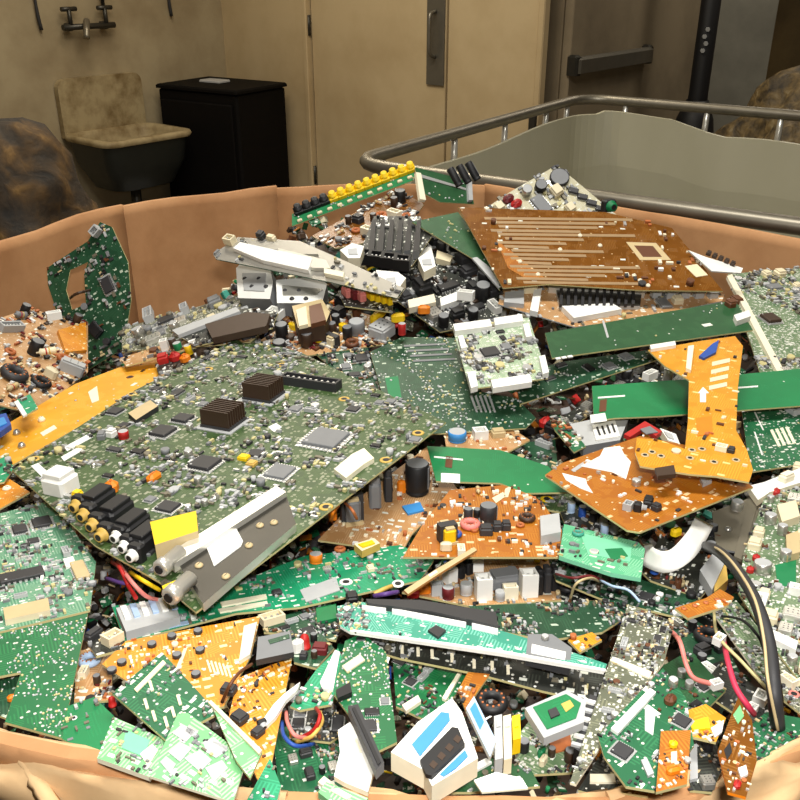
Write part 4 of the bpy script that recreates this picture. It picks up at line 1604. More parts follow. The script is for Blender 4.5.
def right_boards():
    b = Board('grey-green board packed with pale parts at the right rim of the box', [(728, 274), (800, 268), (818, 300), (812, 372), (790, 380), (760, 372)], .045, 'pcb_greygreen', small=420, spal='pale', med=6, mpal='pale', medscale=.8)
    b.slab([(727, 276), (732, 274), (787, 376), (781, 379)], 4, 'ivory', 'edge_strip')
    b.add('quad', 770, 320, 20, 20, 4, 0, 'darkbrown')
    b.add('block', 736, 302, 10, 12, 6, 0, 'brown')
    b.finish()
    b = Board('long dark green bare board lying under the brown striped board', [(545, 333), (735, 300), (753, 330), (552, 358)], .075, 'pcb_plaindark', small=14, spal='solder', u=((545, 333), (735, 300)))
    b.slab([(734, 315), (749, 310), (751, 316), (737, 321)], 6, 'white', 'connector')
    b.add('block', 730, 306, 9, 10, 7, 0, 'brown')
    b.slab([(602, 321), (604, 320), (609, 337), (607, 338)], .4, 'lightgrey', 'printed_line')
    b.row('plate', (558, 359), (570, 357), 3, 5, 3, 1, 'white', 0, 'edge_tab')
    b.finish()
    b = Board('dark green board with a pale edge under the long bare board', [(516, 376), (560, 362), (648, 350), (662, 358), (520, 404)], .05, 'pcb_dark', small=60, spal='solder', med=5, mpal='chips', medscale=.7)
    b.finish()
    b = Board('narrow dark board edge slanting below the long bare board', [(500, 462), (552, 424), (650, 358), (668, 360), (612, 398), (560, 436)], .03, 'pcb_black', small=110, spal='mix', med=8, mpal='black', medscale=.8)
    b.add('film', 545, 425, 14, 9, 8, 0, 'red')
    b.finish()
    b = Board('board of black and white parts showing above the right green strip', [(612, 384), (640, 360), (690, 372), (692, 392), (640, 392)], .035, 'pcb_black', small=90, spal='mix', med=9, mpal='black', medscale=.7)
    b.finish()
    b = Board('pale board covered in white connectors in front of the brown board', [(452, 326), (528, 315), (548, 378), (470, 389)], .075, 'pcb_pale', small=330, spal='pale', med=8, mpal='chips', medscale=.6, u=((452, 326), (528, 315)))
    b.add('quad', 490, 353, 22, 20, 3, 0, 'charcoal'); b.add('quad', 506, 348, 12, 14, 3, 0, 'grey')
    for pts in ([(453, 324), (490, 319), (492, 326), (455, 331)], [(494, 318), (522, 314), (523, 321), (495, 325)], [(491, 380), (530, 374), (532, 382), (493, 388)], [(458, 336), (463, 335), (467, 347), (461, 348)], [(467, 372), (475, 371), (478, 386), (471, 388)], [(539, 356), (545, 355), (549, 372), (543, 374)], [(523, 324), (529, 323), (532, 336), (526, 337)]):
        b.slab(pts, 6, 'white', 'connector')
    b.finish()
    b = Board('large dark green solder-side board in the middle of the heap', [(370, 352), (402, 337), (456, 338), (482, 392), (516, 398), (536, 418), (526, 428), (396, 436), (384, 400)], .045, 'pcb_dark', small=330, spal='solder', u=((396, 436), (526, 428)))
    b.slab([(385, 378), (398, 376), (402, 400), (390, 402)], .3, 'green', 'bare_patch')
    for i in range(5):
        b.slab([(470 + i * 4.5, 396), (472 + i * 4.5, 395), (478 + i * 4.5, 412), (476 + i * 4.5, 412)], .5, 'lightgrey', 'jumper_bar')
    for i in range(4):
        b.slab([(404 + i * 3, 345 + 5 * i), (446 + i * 3, 343 + 5 * i), (446 + i * 3, 344.6 + 5 * i), (404 + i * 3, 346.8 + 5 * i)], .5, 'grey', 'copper_track')
    b.finish()
    b = Board('small dark crowded board wedged behind the motherboard corner', [(316, 354), (368, 348), (384, 402), (362, 396)], .035, 'pcb_dark', small=120, spal='mix', med=6, mpal='chips', medscale=.7)
    b.finish()
    b = Board('green board with white lines and bars at the right edge of the heap', [(742, 412), (810, 402), (812, 462), (750, 472)], .045, 'pcb_green', small=60, spal='solder', u=((742, 412), (810, 402)))
    for i in range(4):
        b.slab([(770 + i * 5, 430 - i), (773 + i * 5, 429.5 - i), (781 + i * 5, 446 - i), (778 + i * 5, 446.5 - i)], .5, 'ivory', 'printed_bar')
    b.slab([(754, 412), (755.5, 412), (764, 430), (762.5, 430)], .4, 'white', 'printed_line')
    b.slab([(754, 432), (755.5, 432), (763, 455), (761.5, 455)], .4, 'white', 'printed_line')
    b.add('conn', 795, 412, 16, 14, 6, 0, 'lightgrey')
    b.finish()
    b = Board('bright green bare board strip running behind the orange board to the right edge', [(592, 386), (690, 379), (850, 364), (850, 402), (660, 416), (614, 418), (594, 421)], .06, 'pcb_plain', u=((592, 386), (690, 379)))
    b.slab([(598, 397), (625, 395), (625, 396.5), (598, 398.5)], .3, 'white', 'printed_line')
    b.slab([(600, 400), (607, 399), (606, 411), (599, 412)], .3, 'brown', 'copper_pad')
    b.slab([(590, 415), (605, 413), (607, 421), (591, 423)], .4, 'white', 'printed_mark')
    b.slab([(738, 387), (758, 385.5), (758, 387), (738, 388.5)], .3, 'white', 'printed_line')
    b.finish()
    b = Board('bright green bare board strip in the centre, above the small orange board', [(427, 446), (500, 450), (548, 466), (558, 478), (576, 492), (526, 493), (500, 483), (436, 481)], .055, 'pcb_plain', u=((427, 446), (500, 450)))
    b.slab([(434, 456), (463, 459), (463, 460.5), (434, 457.5)], .3, 'white', 'printed_line')
    b.slab([(446, 456), (453, 457), (452, 468), (445, 467)], .3, 'brown', 'copper_pad')
    b.slab([(441, 473), (460, 474), (460, 483), (441, 482)], .4, 'white', 'printed_mark')
    b.finish()
    b = Board('small olive board with a yellow spot under the central green strip', [(515, 486), (575, 495), (590, 505), (560, 512), (540, 508)], .04, 'pcb_olive', small=40, spal='pale')
    b.add('ring', 547, 499, 14, 14, 2, 0, 'yellow')
    b.finish()
    # ---- white plug block and small green card between the strips
    b = Board('light grey shielded module with a printed white face behind the rust board', [(570, 424), (612, 415), (628, 420), (620, 440), (584, 446)], .05, 'lightgrey', name='shielded_module', cat='module', thick=.012, edge='grey', panel='can_body', group=None)
    pl_ = b.slab([(592, 425), (615, 420), (620, 436), (596, 440)], 2, 'white', 'printed_label')
    for i in range(4):
        b.slab([(596 + i * 5, 427 - i), (598 + i * 5, 426.6 - i), (601 + i * 5, 435 - i), (599 + i * 5, 435.4 - i)], .3, 'charcoal', 'printed_stroke', z=2.1, parent=pl_)
    b.finish()
    b = Board('narrow green card with gold pads standing beside the grey module', [(550, 418), (560, 416), (586, 446), (574, 452), (555, 430)], .055, 'pcb_green', small=40, spal='warm')
    b.finish()
    b = Board('thin olive board edge beside the rust board', [(505, 456), (554, 428), (558, 470), (548, 478)], .03, 'pcb_dark', small=60, spal='mix', med=3, mpal='chips', medscale=.7)
    b.finish()
    # ---- rust board with white labels
    b = Board('rust-orange board with torn white labels at the right of the heap', [(545, 475), (562, 463), (640, 436), (706, 449), (753, 487), (640, 532), (627, 530)], .075, 'pcb_rust', small=60, spal='warm', u=((545, 475), (640, 436)))
    b.slab([(581, 466), (600, 456), (604, 448), (620, 446), (624, 454), (631, 462), (626, 479), (612, 472)], .6, 'white', 'torn_label')
    b.slab([(562, 473), (586, 479), (587, 484), (593, 493), (580, 488), (566, 480)], .6, 'white', 'torn_label')
    b.slab([(571, 470), (583, 462), (585, 465), (574, 472)], .5, 'lightgrey', 'torn_label')
    b.add('cap', 636, 485, 9, 9, 6, 0, 'metal'); b.add('conn', 628, 509, 10, 8, 7, 20, 'lightgrey'); b.add('jack', 640, 511, 8, 12, 9, 30, 'lightgrey'); b.add('block', 648, 505, 14, 9, 8, 30, 'black'); b.add('block', 656, 510, 8, 8, 7, 0, 'charcoal')
    b.slab([(700, 477), (708, 474), (712, 480), (703, 484)], 4, 'lightgrey', 'screw_post')
    b.finish()
    # ---- orange torn board on top
    b = Board('bright orange torn board with a white arrow, lying on the green strip', [(648, 350), (672, 346), (700, 341), (735, 336), (743, 346), (738, 386), (736, 430), (747, 450), (753, 470), (749, 482), (716, 476), (690, 474), (640, 466), (635, 452), (637, 438), (660, 440), (685, 449), (688, 420), (689, 380), (665, 366)], .095, 'pcb_amber', small=26, spal='warm', u=((688, 420), (736, 430)))
    b.slab([(703, 387), (709, 393), (706, 393), (706, 402), (700, 402), (700, 393), (698, 393)], .5, 'white', 'printed_arrow')
    for i in range(4):
        b.slab([(712 - i, 362 + i * 8), (730 - i, 358 + i * 8), (730 - i, 362 + i * 8), (712 - i, 366 + i * 8)], .5, 'cream', 'solder_bar')
    b.slab([(688, 346), (694, 345), (691, 370), (686, 368)], 4, 'ivory', 'connector')
    b.slab([(650, 345), (675, 341), (676, 345), (651, 349)], 4, 'white', 'connector')
    b.slab([(699, 356), (712, 344), (719, 340), (716, 352), (704, 358)], 3, 'blue', 'ribbon_end')
    b.slab([(655, 468), (674, 465), (676, 474), (658, 476)], 4, 'darkbrown', 'moulded_block')
    b.add('conn', 721, 450, 10, 8, 5, 0, 'ivory'); b.add('block', 731, 452, 6, 7, 5, 0, 'charcoal')
    for x, y in ((692, 450), (702, 449), (690, 458), (645, 455), (652, 452), (661, 456), (714, 462), (736, 460)):
        b.add('ring', x, y, 8, 8, 1.5, 0, 'beige')
    b.slab([(696, 418), (712, 416), (713, 434), (697, 436)], .4, 'orange', 'printed_panel')
    b.finish()
    # ---- right edge dense board
    b = Board('big grey-green power board with round capacitors at the right edge', [(772, 478), (812, 462), (830, 560), (815, 700), (772, 645), (738, 592), (744, 552)], .045, 'pcb_greygreen', small=420, spal='mix', med=18, mpal='pale', u=((744, 552), (772, 478)))
    for x, y, w, c in ((770, 523, 13, 'metal'), (782, 534, 10, 'metal'), (762, 572, 17, 'metal'), (785, 560, 11, 'metal')):
        b.add('cap', x, y, w, w, 11, 0, c)
    b.slab([(777, 505), (796, 500), (800, 516), (782, 522)], 9, 'cream', 'transformer'); b.slab([(786, 535), (800, 530), (800, 552), (787, 556)], 8, 'beige', 'transformer')
    b.slab([(771, 629), (798, 641), (796, 650), (770, 637)], 6, 'white', 'connector')
    b.add('film', 776, 494, 12, 8, 7, 0, 'red'); b.add('film', 756, 560, 9, 7, 6, 0, 'red'); b.add('film', 750, 572, 8, 7, 6, 0, 'red')
    b.slab([(775, 565), (796, 560), (796, 584), (778, 588)], .5, 'green', 'bare_patch')
    b.finish()
    b = Board('grey metal bracket plate tucked under the right tip of the rust board', [(712, 512), (760, 494), (764, 505), (752, 545), (738, 552), (716, 548)], .04, 'olivegrey', edge='grey', name='metal_bracket', cat='bracket', panel='bracket_plate', group=None)
    b.slab([(748, 500), (760, 496), (742, 560), (734, 556)], 3, 'olivegrey', 'bracket_lip')
    b.add('screw', 728, 530, 7, 7, 3, 0, 'metal')
    b.finish()
    b = Board('white angular plastic bracket at the right, past the rust board', [(748, 486), (764, 482), (800, 468), (802, 482), (770, 492), (758, 500)], .05, 'white', edge='ivory', name='plastic_bracket', cat='bracket', panel='bracket_plate', thick=.006, group=None)
    b.add('block', 786, 480, 16, 9, 8, 10, 'ivory'); b.finish()


def centre_boards():
    b = Board('yellow-orange bare board lying under the left edge of the motherboard', [(-10, 434), (75, 384), (150, 356), (159, 357), (174, 387), (150, 402), (135, 394), (14, 464), (-10, 474)], .04, 'pcb_yellow', small=16, spal='solder', u=((-10, 434), (75, 384)))
    b.slab([(40, 433), (54, 425), (57, 428), (43, 436)], .5, 'ivory', 'printed_label')
    b.slab([(88, 392), (97, 386), (99, 400), (92, 403)], .5, 'ivory', 'printed_mark')
    b.slab([(150, 393), (162, 388), (164, 392), (153, 397)], .5, 'ivory', 'printed_mark')
    b.add('screw', 17, 434, 7, 7, 4, 0, 'metal'); b.add('screw', 22, 447, 7, 7, 4, 0, 'metal'); b.add('screw', 42, 421, 7, 7, 4, 0, 'ivory')
    b.add('ring', 130, 377, 8, 8, 2, 0, 'brown'); b.add('plate', 143, 371, 5, 3, 1, 0, 'darkbrown', 'slot')
    b.finish()
    b = Board('orange board corner at the left edge below the yellow board', [(-10, 476), (8, 478), (30, 492), (-10, 514)], .045, 'pcb_orange', small=12, spal='warm')
    b.add('screw', 7, 489, 9, 9, 3, 0, 'ivory'); b.finish()
    b = Board('small green board tip at the left edge between yellow and orange boards', [(-8, 462), (8, 455), (14, 468), (4, 482), (-8, 484)], .05, 'pcb_emerald', small=20, spal='pale'); b.finish()
    # ---- centre: power board with big capacitor
    b = Board('light orange power board with a big black capacitor in the centre', [(318, 540), (356, 500), (428, 446), (458, 490), (412, 534), (402, 552)], .025, 'pcb_tan', small=80, spal='warm', u=((318, 540), (402, 552)))
    b.add('cap', 417, 492, 25, 25, 34, 0, 'black', label='large black capacitor can')
    b.add('trafo', 352, 520, 22, 22, 30, 30, 'grey'); b.add('block', 375, 505, 12, 16, 34, 20, 'grey', 'heat_sink'); b.add('block', 388, 498, 8, 18, 36, 20, 'charcoal', 'heat_sink')
    b.slab([(402, 506), (420, 502), (424, 510), (408, 514)], 2, 'skyblue', 'blue_label')
    b.add('film', 333, 520, 8, 5, 18, 0, 'orange'); b.add('film', 402, 492, 10, 8, 14, 0, 'orange'); b.add('cap', 340, 505, 10, 10, 26, 0, 'charcoal')
    b.finish()
    b = Board('scrap with blue and white plugs peeking above the central green strip', [(444, 432), (508, 426), (530, 440), (508, 452), (446, 446)], .04, 'pcb_tan', small=30, spal='warm')
    b.add('cap', 457, 440, 18, 18, 10, 0, 'skyblue'); b.add('conn', 480, 438, 14, 12, 10, 0, 'white'); b.add('block', 498, 436, 14, 10, 8, 0, 'beige'); b.finish()
    # ---- orange component board
    b = Board('rust-orange component board in the centre with a yellow-blue transformer', [(403, 557), (424, 522), (450, 490), (514, 484), (524, 490), (542, 502), (562, 530), (560, 557)], .055, 'pcb_rust', small=130, spal='warm', med=6, mpal='warm', medscale=.8, u=((403, 557), (560, 557)))
    b.add('trafo', 447, 540, 18, 20, 18, 20, 'yellow', label='small transformer in yellow tape'); b.add('coil', 455, 536, 14, 14, 8, 0, 'blue'); b.add('coil', 470, 527, 20, 20, 8, 0, 'pink'); b.add('cap', 468, 521, 9, 9, 14, 0, 'charcoal'); b.add('cap', 488, 521, 17, 17, 18, 0, 'charcoal'); b.add('coil', 527, 520, 17, 17, 14, 0, 'darkbrown')
    b.slab([(540, 516), (559, 513), (561, 532), (541, 536)], 10, 'lightgrey', 'relay'); b.add('block', 497, 530, 9, 9, 9, 0, 'charcoal'); b.add('block', 506, 529, 9, 9, 9, 0, 'charcoal')
    b.slab([(492, 498), (503, 492), (506, 496), (496, 503)], .6, 'cream', 'printed_mark'); b.slab([(505, 489), (512, 485), (508, 497), (504, 497)], .6, 'cream', 'printed_mark')
    b.finish()
    # ---- mint module
    b = Board('translucent mint-green module board in front of the rust board', [(564, 524), (638, 542), (645, 549), (641, 578), (612, 573), (559, 556)], .06, 'pcb_mint', edge='mint', small=24, spal='pale', u=((559, 556), (641, 578)), thick=.003)
    b.slab([(580, 533), (632, 545), (630, 562), (588, 554)], .5, 'mint', 'printed_panel'); b.add('cap', 594, 553, 9, 9, 3, 0, 'ivory'); b.slab([(605, 549), (622, 548), (628, 556), (612, 560)], .6, 'green', 'copper_pad', z=.6)
    b.add('coil', 578, 535, 13, 13, 3, 0, 'teal'); b.finish()
    b = Board('blue-capped dark board between the mint module and the rust board', [(560, 512), (590, 498), (632, 532), (650, 545), (600, 538), (566, 526)], .04, 'pcb_black', small=50, spal='mix')
    for i, (x, y) in enumerate(((571, 512), (582, 516), (593, 522), (603, 527), (588, 508), (598, 513), (610, 520), (614, 532), (604, 534))):
        b.add('cap', x, y, 8, 8, 11, 0, ('paleblue', 'blue', 'black', 'lightgrey')[i % 4])
    b.add('film', 577, 499, 9, 7, 8, 0, 'maroon'); b.finish()
    b = Board('slim dark board with a tan edge running below the mint module', [(548, 557), (562, 554), (698, 598), (694, 604), (682, 618), (600, 598), (556, 580)], .035, 'pcb_dark', small=150, spal='dark', med=7, mpal='chips', medscale=.7, u=((548, 557), (698, 598)))
    b.finish()
    # ---- row of connectors
    b = Board('tan board carrying white, grey and black connectors under the orange board', [(402, 592), (440, 566), (470, 556), (556, 560), (562, 600), (470, 606)], .02, 'pcb_tan', small=120, spal='mix', u=((470, 606), (562, 600)))
    for kind, x, y, w, d, h, c, rt in (('conn', 483, 597, 15, 16, 22, 'white', 0), ('conn', 528, 594, 16, 16, 24, 'white', 0), ('block', 538, 592, 7, 14, 26, 'black', 0), ('block', 546, 590, 7, 14, 26, 'charcoal', 0), ('block', 553, 588, 7, 14, 24, 'black', 0), ('block', 505, 584, 34, 22, 14, 'grey', 8), ('conn', 450, 582, 12, 10, 16, 'white', 30), ('block', 458, 576, 8, 16, 16, 'black', 30), ('block', 466, 572, 8, 16, 16, 'black', 30), ('conn', 476, 570, 14, 10, 14, 'white', 0), ('film', 424, 592, 16, 12, 10, 'orange', 0), ('film', 413, 597, 12, 8, 8, 'red', 0), ('cap', 448, 598, 12, 12, 12, 'maroon', 0), ('cap', 466, 594, 12, 12, 12, 'lightgrey', 0), ('conn', 510, 598, 14, 10, 14, 'ivory', 0), ('cap', 500, 600, 10, 10, 10, 'lightgrey', 0), ('conn', 437, 594, 12, 10, 12, 'lightgrey', 0), ('film', 537, 562, 6, 6, 10, 'yellow', 0), ('film', 545, 560, 6, 6, 10, 'yellow', 0)):
        b.add(kind, x, y, w, d, h, rt, c)
    b.finish()
    b = Board('black-finned socket board right of the white connectors', [(556, 562), (600, 572), (612, 598), (562, 604)], .02, 'pcb_black', small=50, spal='dark', med=5, mpal='black'); b.add('coil', 568, 590, 24, 24, 12, 0, 'black'); b.finish()
    # ---- teal long board under the motherboard
    b = Board('long teal-green board running under the front edge of the motherboard', [(112, 606), (166, 598), (214, 592), (304, 556), (400, 545), (434, 560), (420, 580), (300, 607), (236, 613), (125, 642)], .035, 'pcb_emerald', small=170, spal='pale', med=4, mpal='pale', medscale=.6, u=((125, 642), (300, 607)))
    bank = b.slab([(116, 608), (166, 598), (176, 607), (180, 617), (126, 632)], 9, 'lightgrey', 'connector_bank')
    for i in range(6):
        b.slab([(120 + i * 9.4, 606 - i * 1.9), (126 + i * 9.4, 604.8 - i * 1.9), (131 + i * 9.4, 617 - i * 1.9), (125 + i * 9.4, 618.4 - i * 1.9)], 2, 'paleblue' if i % 2 else 'white', 'socket', z=9, parent=bank)
    b.slab([(220, 602), (266, 594), (267, 597.5), (222, 606)], 2, 'ivory', 'contact_strip'); b.slab([(218, 609), (267, 601), (268, 604), (220, 612)], 2, 'ivory', 'contact_strip')
    b.slab([(128, 633), (190, 620), (191, 623), (129, 637)], 1, 'paleblue', 'contact_strip')
    b.add('ring', 346, 582, 15, 15, 2, 0, 'white'); b.add('cap', 316, 562, 14, 14, 10, 0, 'orange'); b.add('coil', 340, 551, 13, 13, 8, 0, 'copper')
    b.slab([(300, 590), (336, 577), (340, 590), (306, 602)], 1, 'lightgrey', 'chip_row'); b.add('block', 277, 594, 10, 8, 4, 0, 'charcoal')
    b.finish()
    loose('ring', 'white ring terminal on a yellow lug beside the teal board', 398, 583, 13, 13, 2, 0, 'white', .05, 'terminal', 'ring_terminal')
    wire('short yellow terminal lead left of the white ring', [(374, 594, .05), (384, 589, .052), (392, 586, .05)], 2.2, 'gold')
    for lab, pts, c in (('red wire looping out below the black jacks of the motherboard', [(112, 562, .03), (120, 568, .06), (128, 585, .05), (136, 598, .05)], 'red'),
                        ('yellow wire running below the white jacks of the motherboard', [(130, 572, .05), (142, 580, .06), (160, 590, .05)], 'yellow'),
                        ('purple wire below the black jacks of the motherboard', [(106, 578, .04), (118, 582, .05), (132, 584, .05)], 'purple'),
                        ('pink wire below the black jacks of the motherboard', [(118, 562, .045), (130, 580, .06), (146, 596, .05), (160, 600, .04)], 'pink')):
        wire(lab, pts, 2.2, c, group='wires below the motherboard jacks')


def motherboard():
    b = Board('large olive-green motherboard with two finned heat sinks, lying across the left half of the heap',
              [(12, 470), (135, 390), (243, 336), (300, 352), (446, 422), (196, 612), (160, 582), (95, 545)], .065, 'pcb_olive', small=1500, spal='pale', med=38, mpal='chips', medscale=.8, u=((12, 470), (243, 336)), ssize=1.05)
    for (x, y) in ((224, 424), (264, 397)):
        k = b.scale
        lx, ly = b.loc(x, y)
        mb = MB(); mb.box((0, 0, 0), 33 * k, 36 * k, 4 * k)
        hs = mb.build('heat_sink', ['charcoal'], b.root); hs.location = (lx, ly, .0002)
        b.occ.append((lx, ly, 24 * k))
        for i in range(8):
            mb = MB(); mb.box((0, 0, 0), 1.6 * k, 34 * k, 17 * k)
            f = mb.build('fin', ['darkbrown'], hs); f.location = (((i - 3.5) * 4.2) * k, 0, 4 * k)
        pb = MB(); pb.box((0, 0, 0), 42 * k, 44 * k, 1.2 * k)
        p = pb.build('chip_carrier', ['lightgrey'], b.root); p.location = (lx, ly, -.0002 + .0003)
    b.add('conn', 311, 386, 16, 72, 10, 0, 'charcoal', label='long dark slot connector')
    b.add('quad', 326, 440, 46, 46, 4, 0, 'grey', label='large grey square processor'); b.add('quad', 163, 433, 28, 26, 4, 0, 'charcoal'); b.add('quad', 183, 420, 22, 24, 4, 0, 'charcoal'); b.add('quad', 205, 465, 30, 30, 4, 0, 'charcoal'); b.add('quad', 256, 455, 16, 18, 3, 0, 'charcoal'); b.add('quad', 280, 473, 30, 28, 3, 0, 'grey'); b.add('quad', 168, 508, 20, 22, 3, 0, 'charcoal')
    b.slab([(128, 413), (150, 400), (158, 406), (136, 420)], 6, 'beige', 'connector', side='charcoal')
    for pts in ([(64, 447), (90, 433), (93, 437), (67, 451)], [(61, 457), (80, 446), (83, 450), (64, 461)], [(31, 466), (38, 463), (48, 472), (42, 477)], [(268, 427), (276, 423), (282, 427), (274, 432)]):
        b.slab(pts, .6, 'white', 'paper_label')
    b.slab([(334, 469), (352, 454), (364, 448), (374, 458), (364, 464), (346, 478)], 5, 'ivory', 'connector')
    b.add('cap', 124, 438, 11, 11, 8, 0, 'red'); b.add('block', 112, 436, 9, 9, 8, 0, 'white'); b.add('block', 102, 438, 12, 8, 7, 30, 'grey')
    b.add('film', 112, 491, 14, 12, 10, 30, 'orange'); b.add('film', 154, 479, 16, 9, 6, 0, 'orange'); b.add('block', 244, 459, 9, 10, 4, 0, 'yellow'); b.add('block', 252, 465, 9, 9, 4, 0, 'gold'); b.add('block', 78, 497, 8, 8, 6, 0, 'yellow')
    for x, y in ((418, 433), (344, 399), (386, 460), (326, 507), (208, 369), (282, 365), (132, 394), (34, 459)):
        b.add('ring', x, y, 13, 13, 2, 0, 'gold')
    # left edge: white socket, phono jack bank, small silver sockets
    b.add('block', 62, 490, 24, 26, 20, 0, 'white', 'socket', 'white square socket')
    for i, (x, y) in enumerate(((100, 507), (118, 519), (134, 533), (148, 546))):
        b.add('block', x, y, 30, 17, 17, 0, 'black', 'jack_body')
    for i, (x, y) in enumerate(((80, 512), (88, 521), (97, 531), (106, 541))):
        b.add('jack', x, y, 15, 16, 15, -90, 'gold')
    for i, (x, y) in enumerate(((120, 543), (128, 553), (136, 562))):
        b.add('jack', x, y, 13, 14, 15, -90, 'white', 'socket')
    b.slab([(150, 522), (196, 511), (198, 531), (155, 545)], 18, 'yellow', 'yellow_sticker', 'yellow sticker on a tan can', side='beige')
    # tuner: a metal can along the front edge
    tun = b.slab([(176, 560), (285, 492), (296, 524), (203, 604)], 7, 'darkmetal', 'tuner_can', 'dark metal tuner can with a white label', side='brightmetal')
    b.slab([(164, 556), (276, 486), (286, 492), (174, 564)], 8, 'brightmetal', 'tuner_lip', z=4)
    b.slab([(207, 548), (236, 528), (243, 541), (241, 546), (214, 566)], .8, 'white', 'white_label', z=7, parent=tun)
    for x, y in ((260, 526), (274, 523), (249, 546), (226, 577), (199, 566)):
        k = b.scale
        lx, ly = b.loc(x, y, 7 * k)
        o = obj('screw', comp_mesh('screw', 7 * k, 7 * k, 2 * k, 'beige'), tun); o.location = (lx, ly, 7 * k)
    b.add('barrel', 172, 574, 26, 14, 14, 0, 'brightmetal', z=5); b.add('barrel', 182, 602, 26, 15, 15, 0, 'brightmetal', z=5)
    b.slab([(162, 586), (176, 580), (178, 588), (164, 592)], 8, 'yellow', 'yellow_tape')
    b.finish()


def left_boards():
    b = Board('green board with framed chips at the left edge, below the motherboard', [(-10, 516), (52, 500), (96, 562), (90, 610), (-10, 634)], .05, 'pcb_sage', small=300, spal='pale', med=6, mpal='chips', medscale=.7, u=((-10, 634), (90, 610)))
    b.add('quad', 42, 524, 24, 30, 4, 0, 'charcoal'); b.add('quad', 20, 531, 18, 24, 4, 0, 'charcoal'); b.add('chip', 22, 578, 22, 40, 5, 90, 'charcoal'); b.slab([(3, 608), (48, 598), (50, 610), (5, 620)], 6, 'beige', 'connector', side='cream'); b.slab([(63, 559), (73, 556), (76, 564), (66, 567)], 3, 'white', 'connector'); b.add('chip', 80, 572, 16, 36, 4, 0, 'beige')
    b.slab([(42, 566), (45, 566), (43, 580), (40, 580)], 3, 'white', 'contact_strip')
    b.finish()
    b = Board('green solder-side board standing at the lower left against the box rim', [(-10, 636), (88, 613), (62, 738), (5, 722), (21, 672), (-10, 678)], .06, 'pcb_solder', small=260, spal='solder', u=((-10, 636), (88, 613)), ssize=1.05); b.finish()
    b = Board('narrow dark green board edge in the lower left corner', [(-10, 682), (20, 674), (6, 718), (-10, 712)], .05, 'pcb_dark', small=10, spal='solder'); b.add('film', 12, 700, 8, 6, 6, 0, 'orange'); b.finish()
    b = Board('broken phenolic board with small parts right of the solder-side board', [(78, 640), (112, 640), (112, 700), (74, 702)], .035, 'pcb_tan', small=70, spal='power', med=5, mpal='warm', medscale=.8)
    b.add('coil', 90, 663, 24, 24, 14, 0, 'paleblue'); b.finish()
    b = Board('cream plug block and dark lever above the large orange board', [(86, 640), (118, 630), (126, 648), (96, 656)], .05, 'pcb_black', small=12)
    b.add('conn', 113, 642, 18, 14, 10, 20, 'cream'); b.add('block', 94, 637, 20, 9, 8, 30, 'charcoal'); b.finish()
    b = Board('large orange solder-side board at the lower left', [(102, 664), (126, 641), (260, 616), (251, 655), (224, 706), (178, 716)], .05, 'pcb_orange', small=90, spal='warm', u=((126, 641), (260, 616)), ssize=.8)
    for x, y in ((177, 657), (200, 652), (196, 676), (122, 664), (152, 646), (172, 638), (198, 633), (112, 672)):
        b.add('cap', x, y, 9, 9, 4, 0, 'charcoal')
    for i in range(6):
        b.slab([(206 + i * 4, 660 + i), (208 + i * 4, 659.6 + i), (212 + i * 4, 672 + i), (210 + i * 4, 672.5 + i)], .5, 'cream', 'solder_bar')
    b.slab([(244, 626), (257, 622), (250, 654), (239, 661)], 5, 'ivory', 'comb_connector'); b.slab([(184, 648), (188, 646), (180, 668), (176, 668)], .5, 'cream', 'solder_bar')
    b.finish()
    b = Board('grey-violet metal heat sink plate lying on the orange board', [(258, 637), (290, 631), (294, 652), (256, 660)], .065, 'grey', edge='charcoal', name='heat_sink_plate', cat='heat sink', panel='plate_sheet', thick=.004, group=None)
    b.slab([(268, 640), (289, 634), (290, 638), (270, 644)], .5, 'pcb_dark', 'rubber_pad'); b.finish()
    b = Board('narrow orange board with dark transistors, second from the left at the bottom', [(238, 678), (292, 657), (270, 772), (258, 780), (228, 720)], .055, 'pcb_orange', small=70, spal='warm', u=((238, 678), (292, 657)), ssize=.8)
    b.add('block', 229, 692, 12, 16, 8, 40, 'charcoal'); b.add('block', 240, 720, 14, 16, 8, 20, 'charcoal'); b.add('block', 258, 734, 12, 10, 7, 20, 'charcoal'); b.add('jack', 263, 728, 9, 10, 8, 0, 'lightgrey'); b.add('cap', 256, 753, 10, 10, 5, 0, 'red')
    b.slab([(264, 718), (274, 704), (284, 694), (300, 682), (297, 690), (286, 700), (276, 716), (266, 726)], 5, 'white', 'torn_tape')
    b.finish()
    wire('grey and brown wire loop curling over the orange boards', [(222, 702, .062), (230, 685, .075), (240, 672, .075), (252, 664, .07)], 1.8, 'brown')
    b = Board('deep green diamond-turned board at the lower left with a white strip', [(162, 652), (218, 713), (166, 740), (112, 693)], .075, 'pcb_green', small=60, spal='pale', u=((112, 693), (162, 652)), ssize=.8)
    b.slab([(134, 689), (163, 660), (166, 663), (137, 692)], 1.5, 'cream', 'contact_strip')
    for x, y in ((150, 686), (145, 704), (178, 700), (172, 712), (165, 722), (153, 716), (182, 718)):
        b.slab([(x - 2, y - 5), (x + 1, y - 6), (x + 4, y + 4), (x + 1, y + 5)], 1.5, 'cream', 'chip_resistor')
    b.finish()
    b = Board('bright emerald board piece in the lower left corner beside the box rim', [(68, 706), (94, 697), (114, 716), (98, 757), (62, 739)], .06, 'pcb_plain', small=16, spal='pale')
    b.add('ring', 74, 718, 7, 7, 1, 0, 'white'); b.finish()
    b = Board('small pale lime board with a perforated edge at the lower left', [(114, 717), (166, 740), (150, 777), (97, 758)], .07, 'pcb_lime', edge='ivory', small=36, spal='pale', u=((97, 758), (150, 777)), thick=.003)
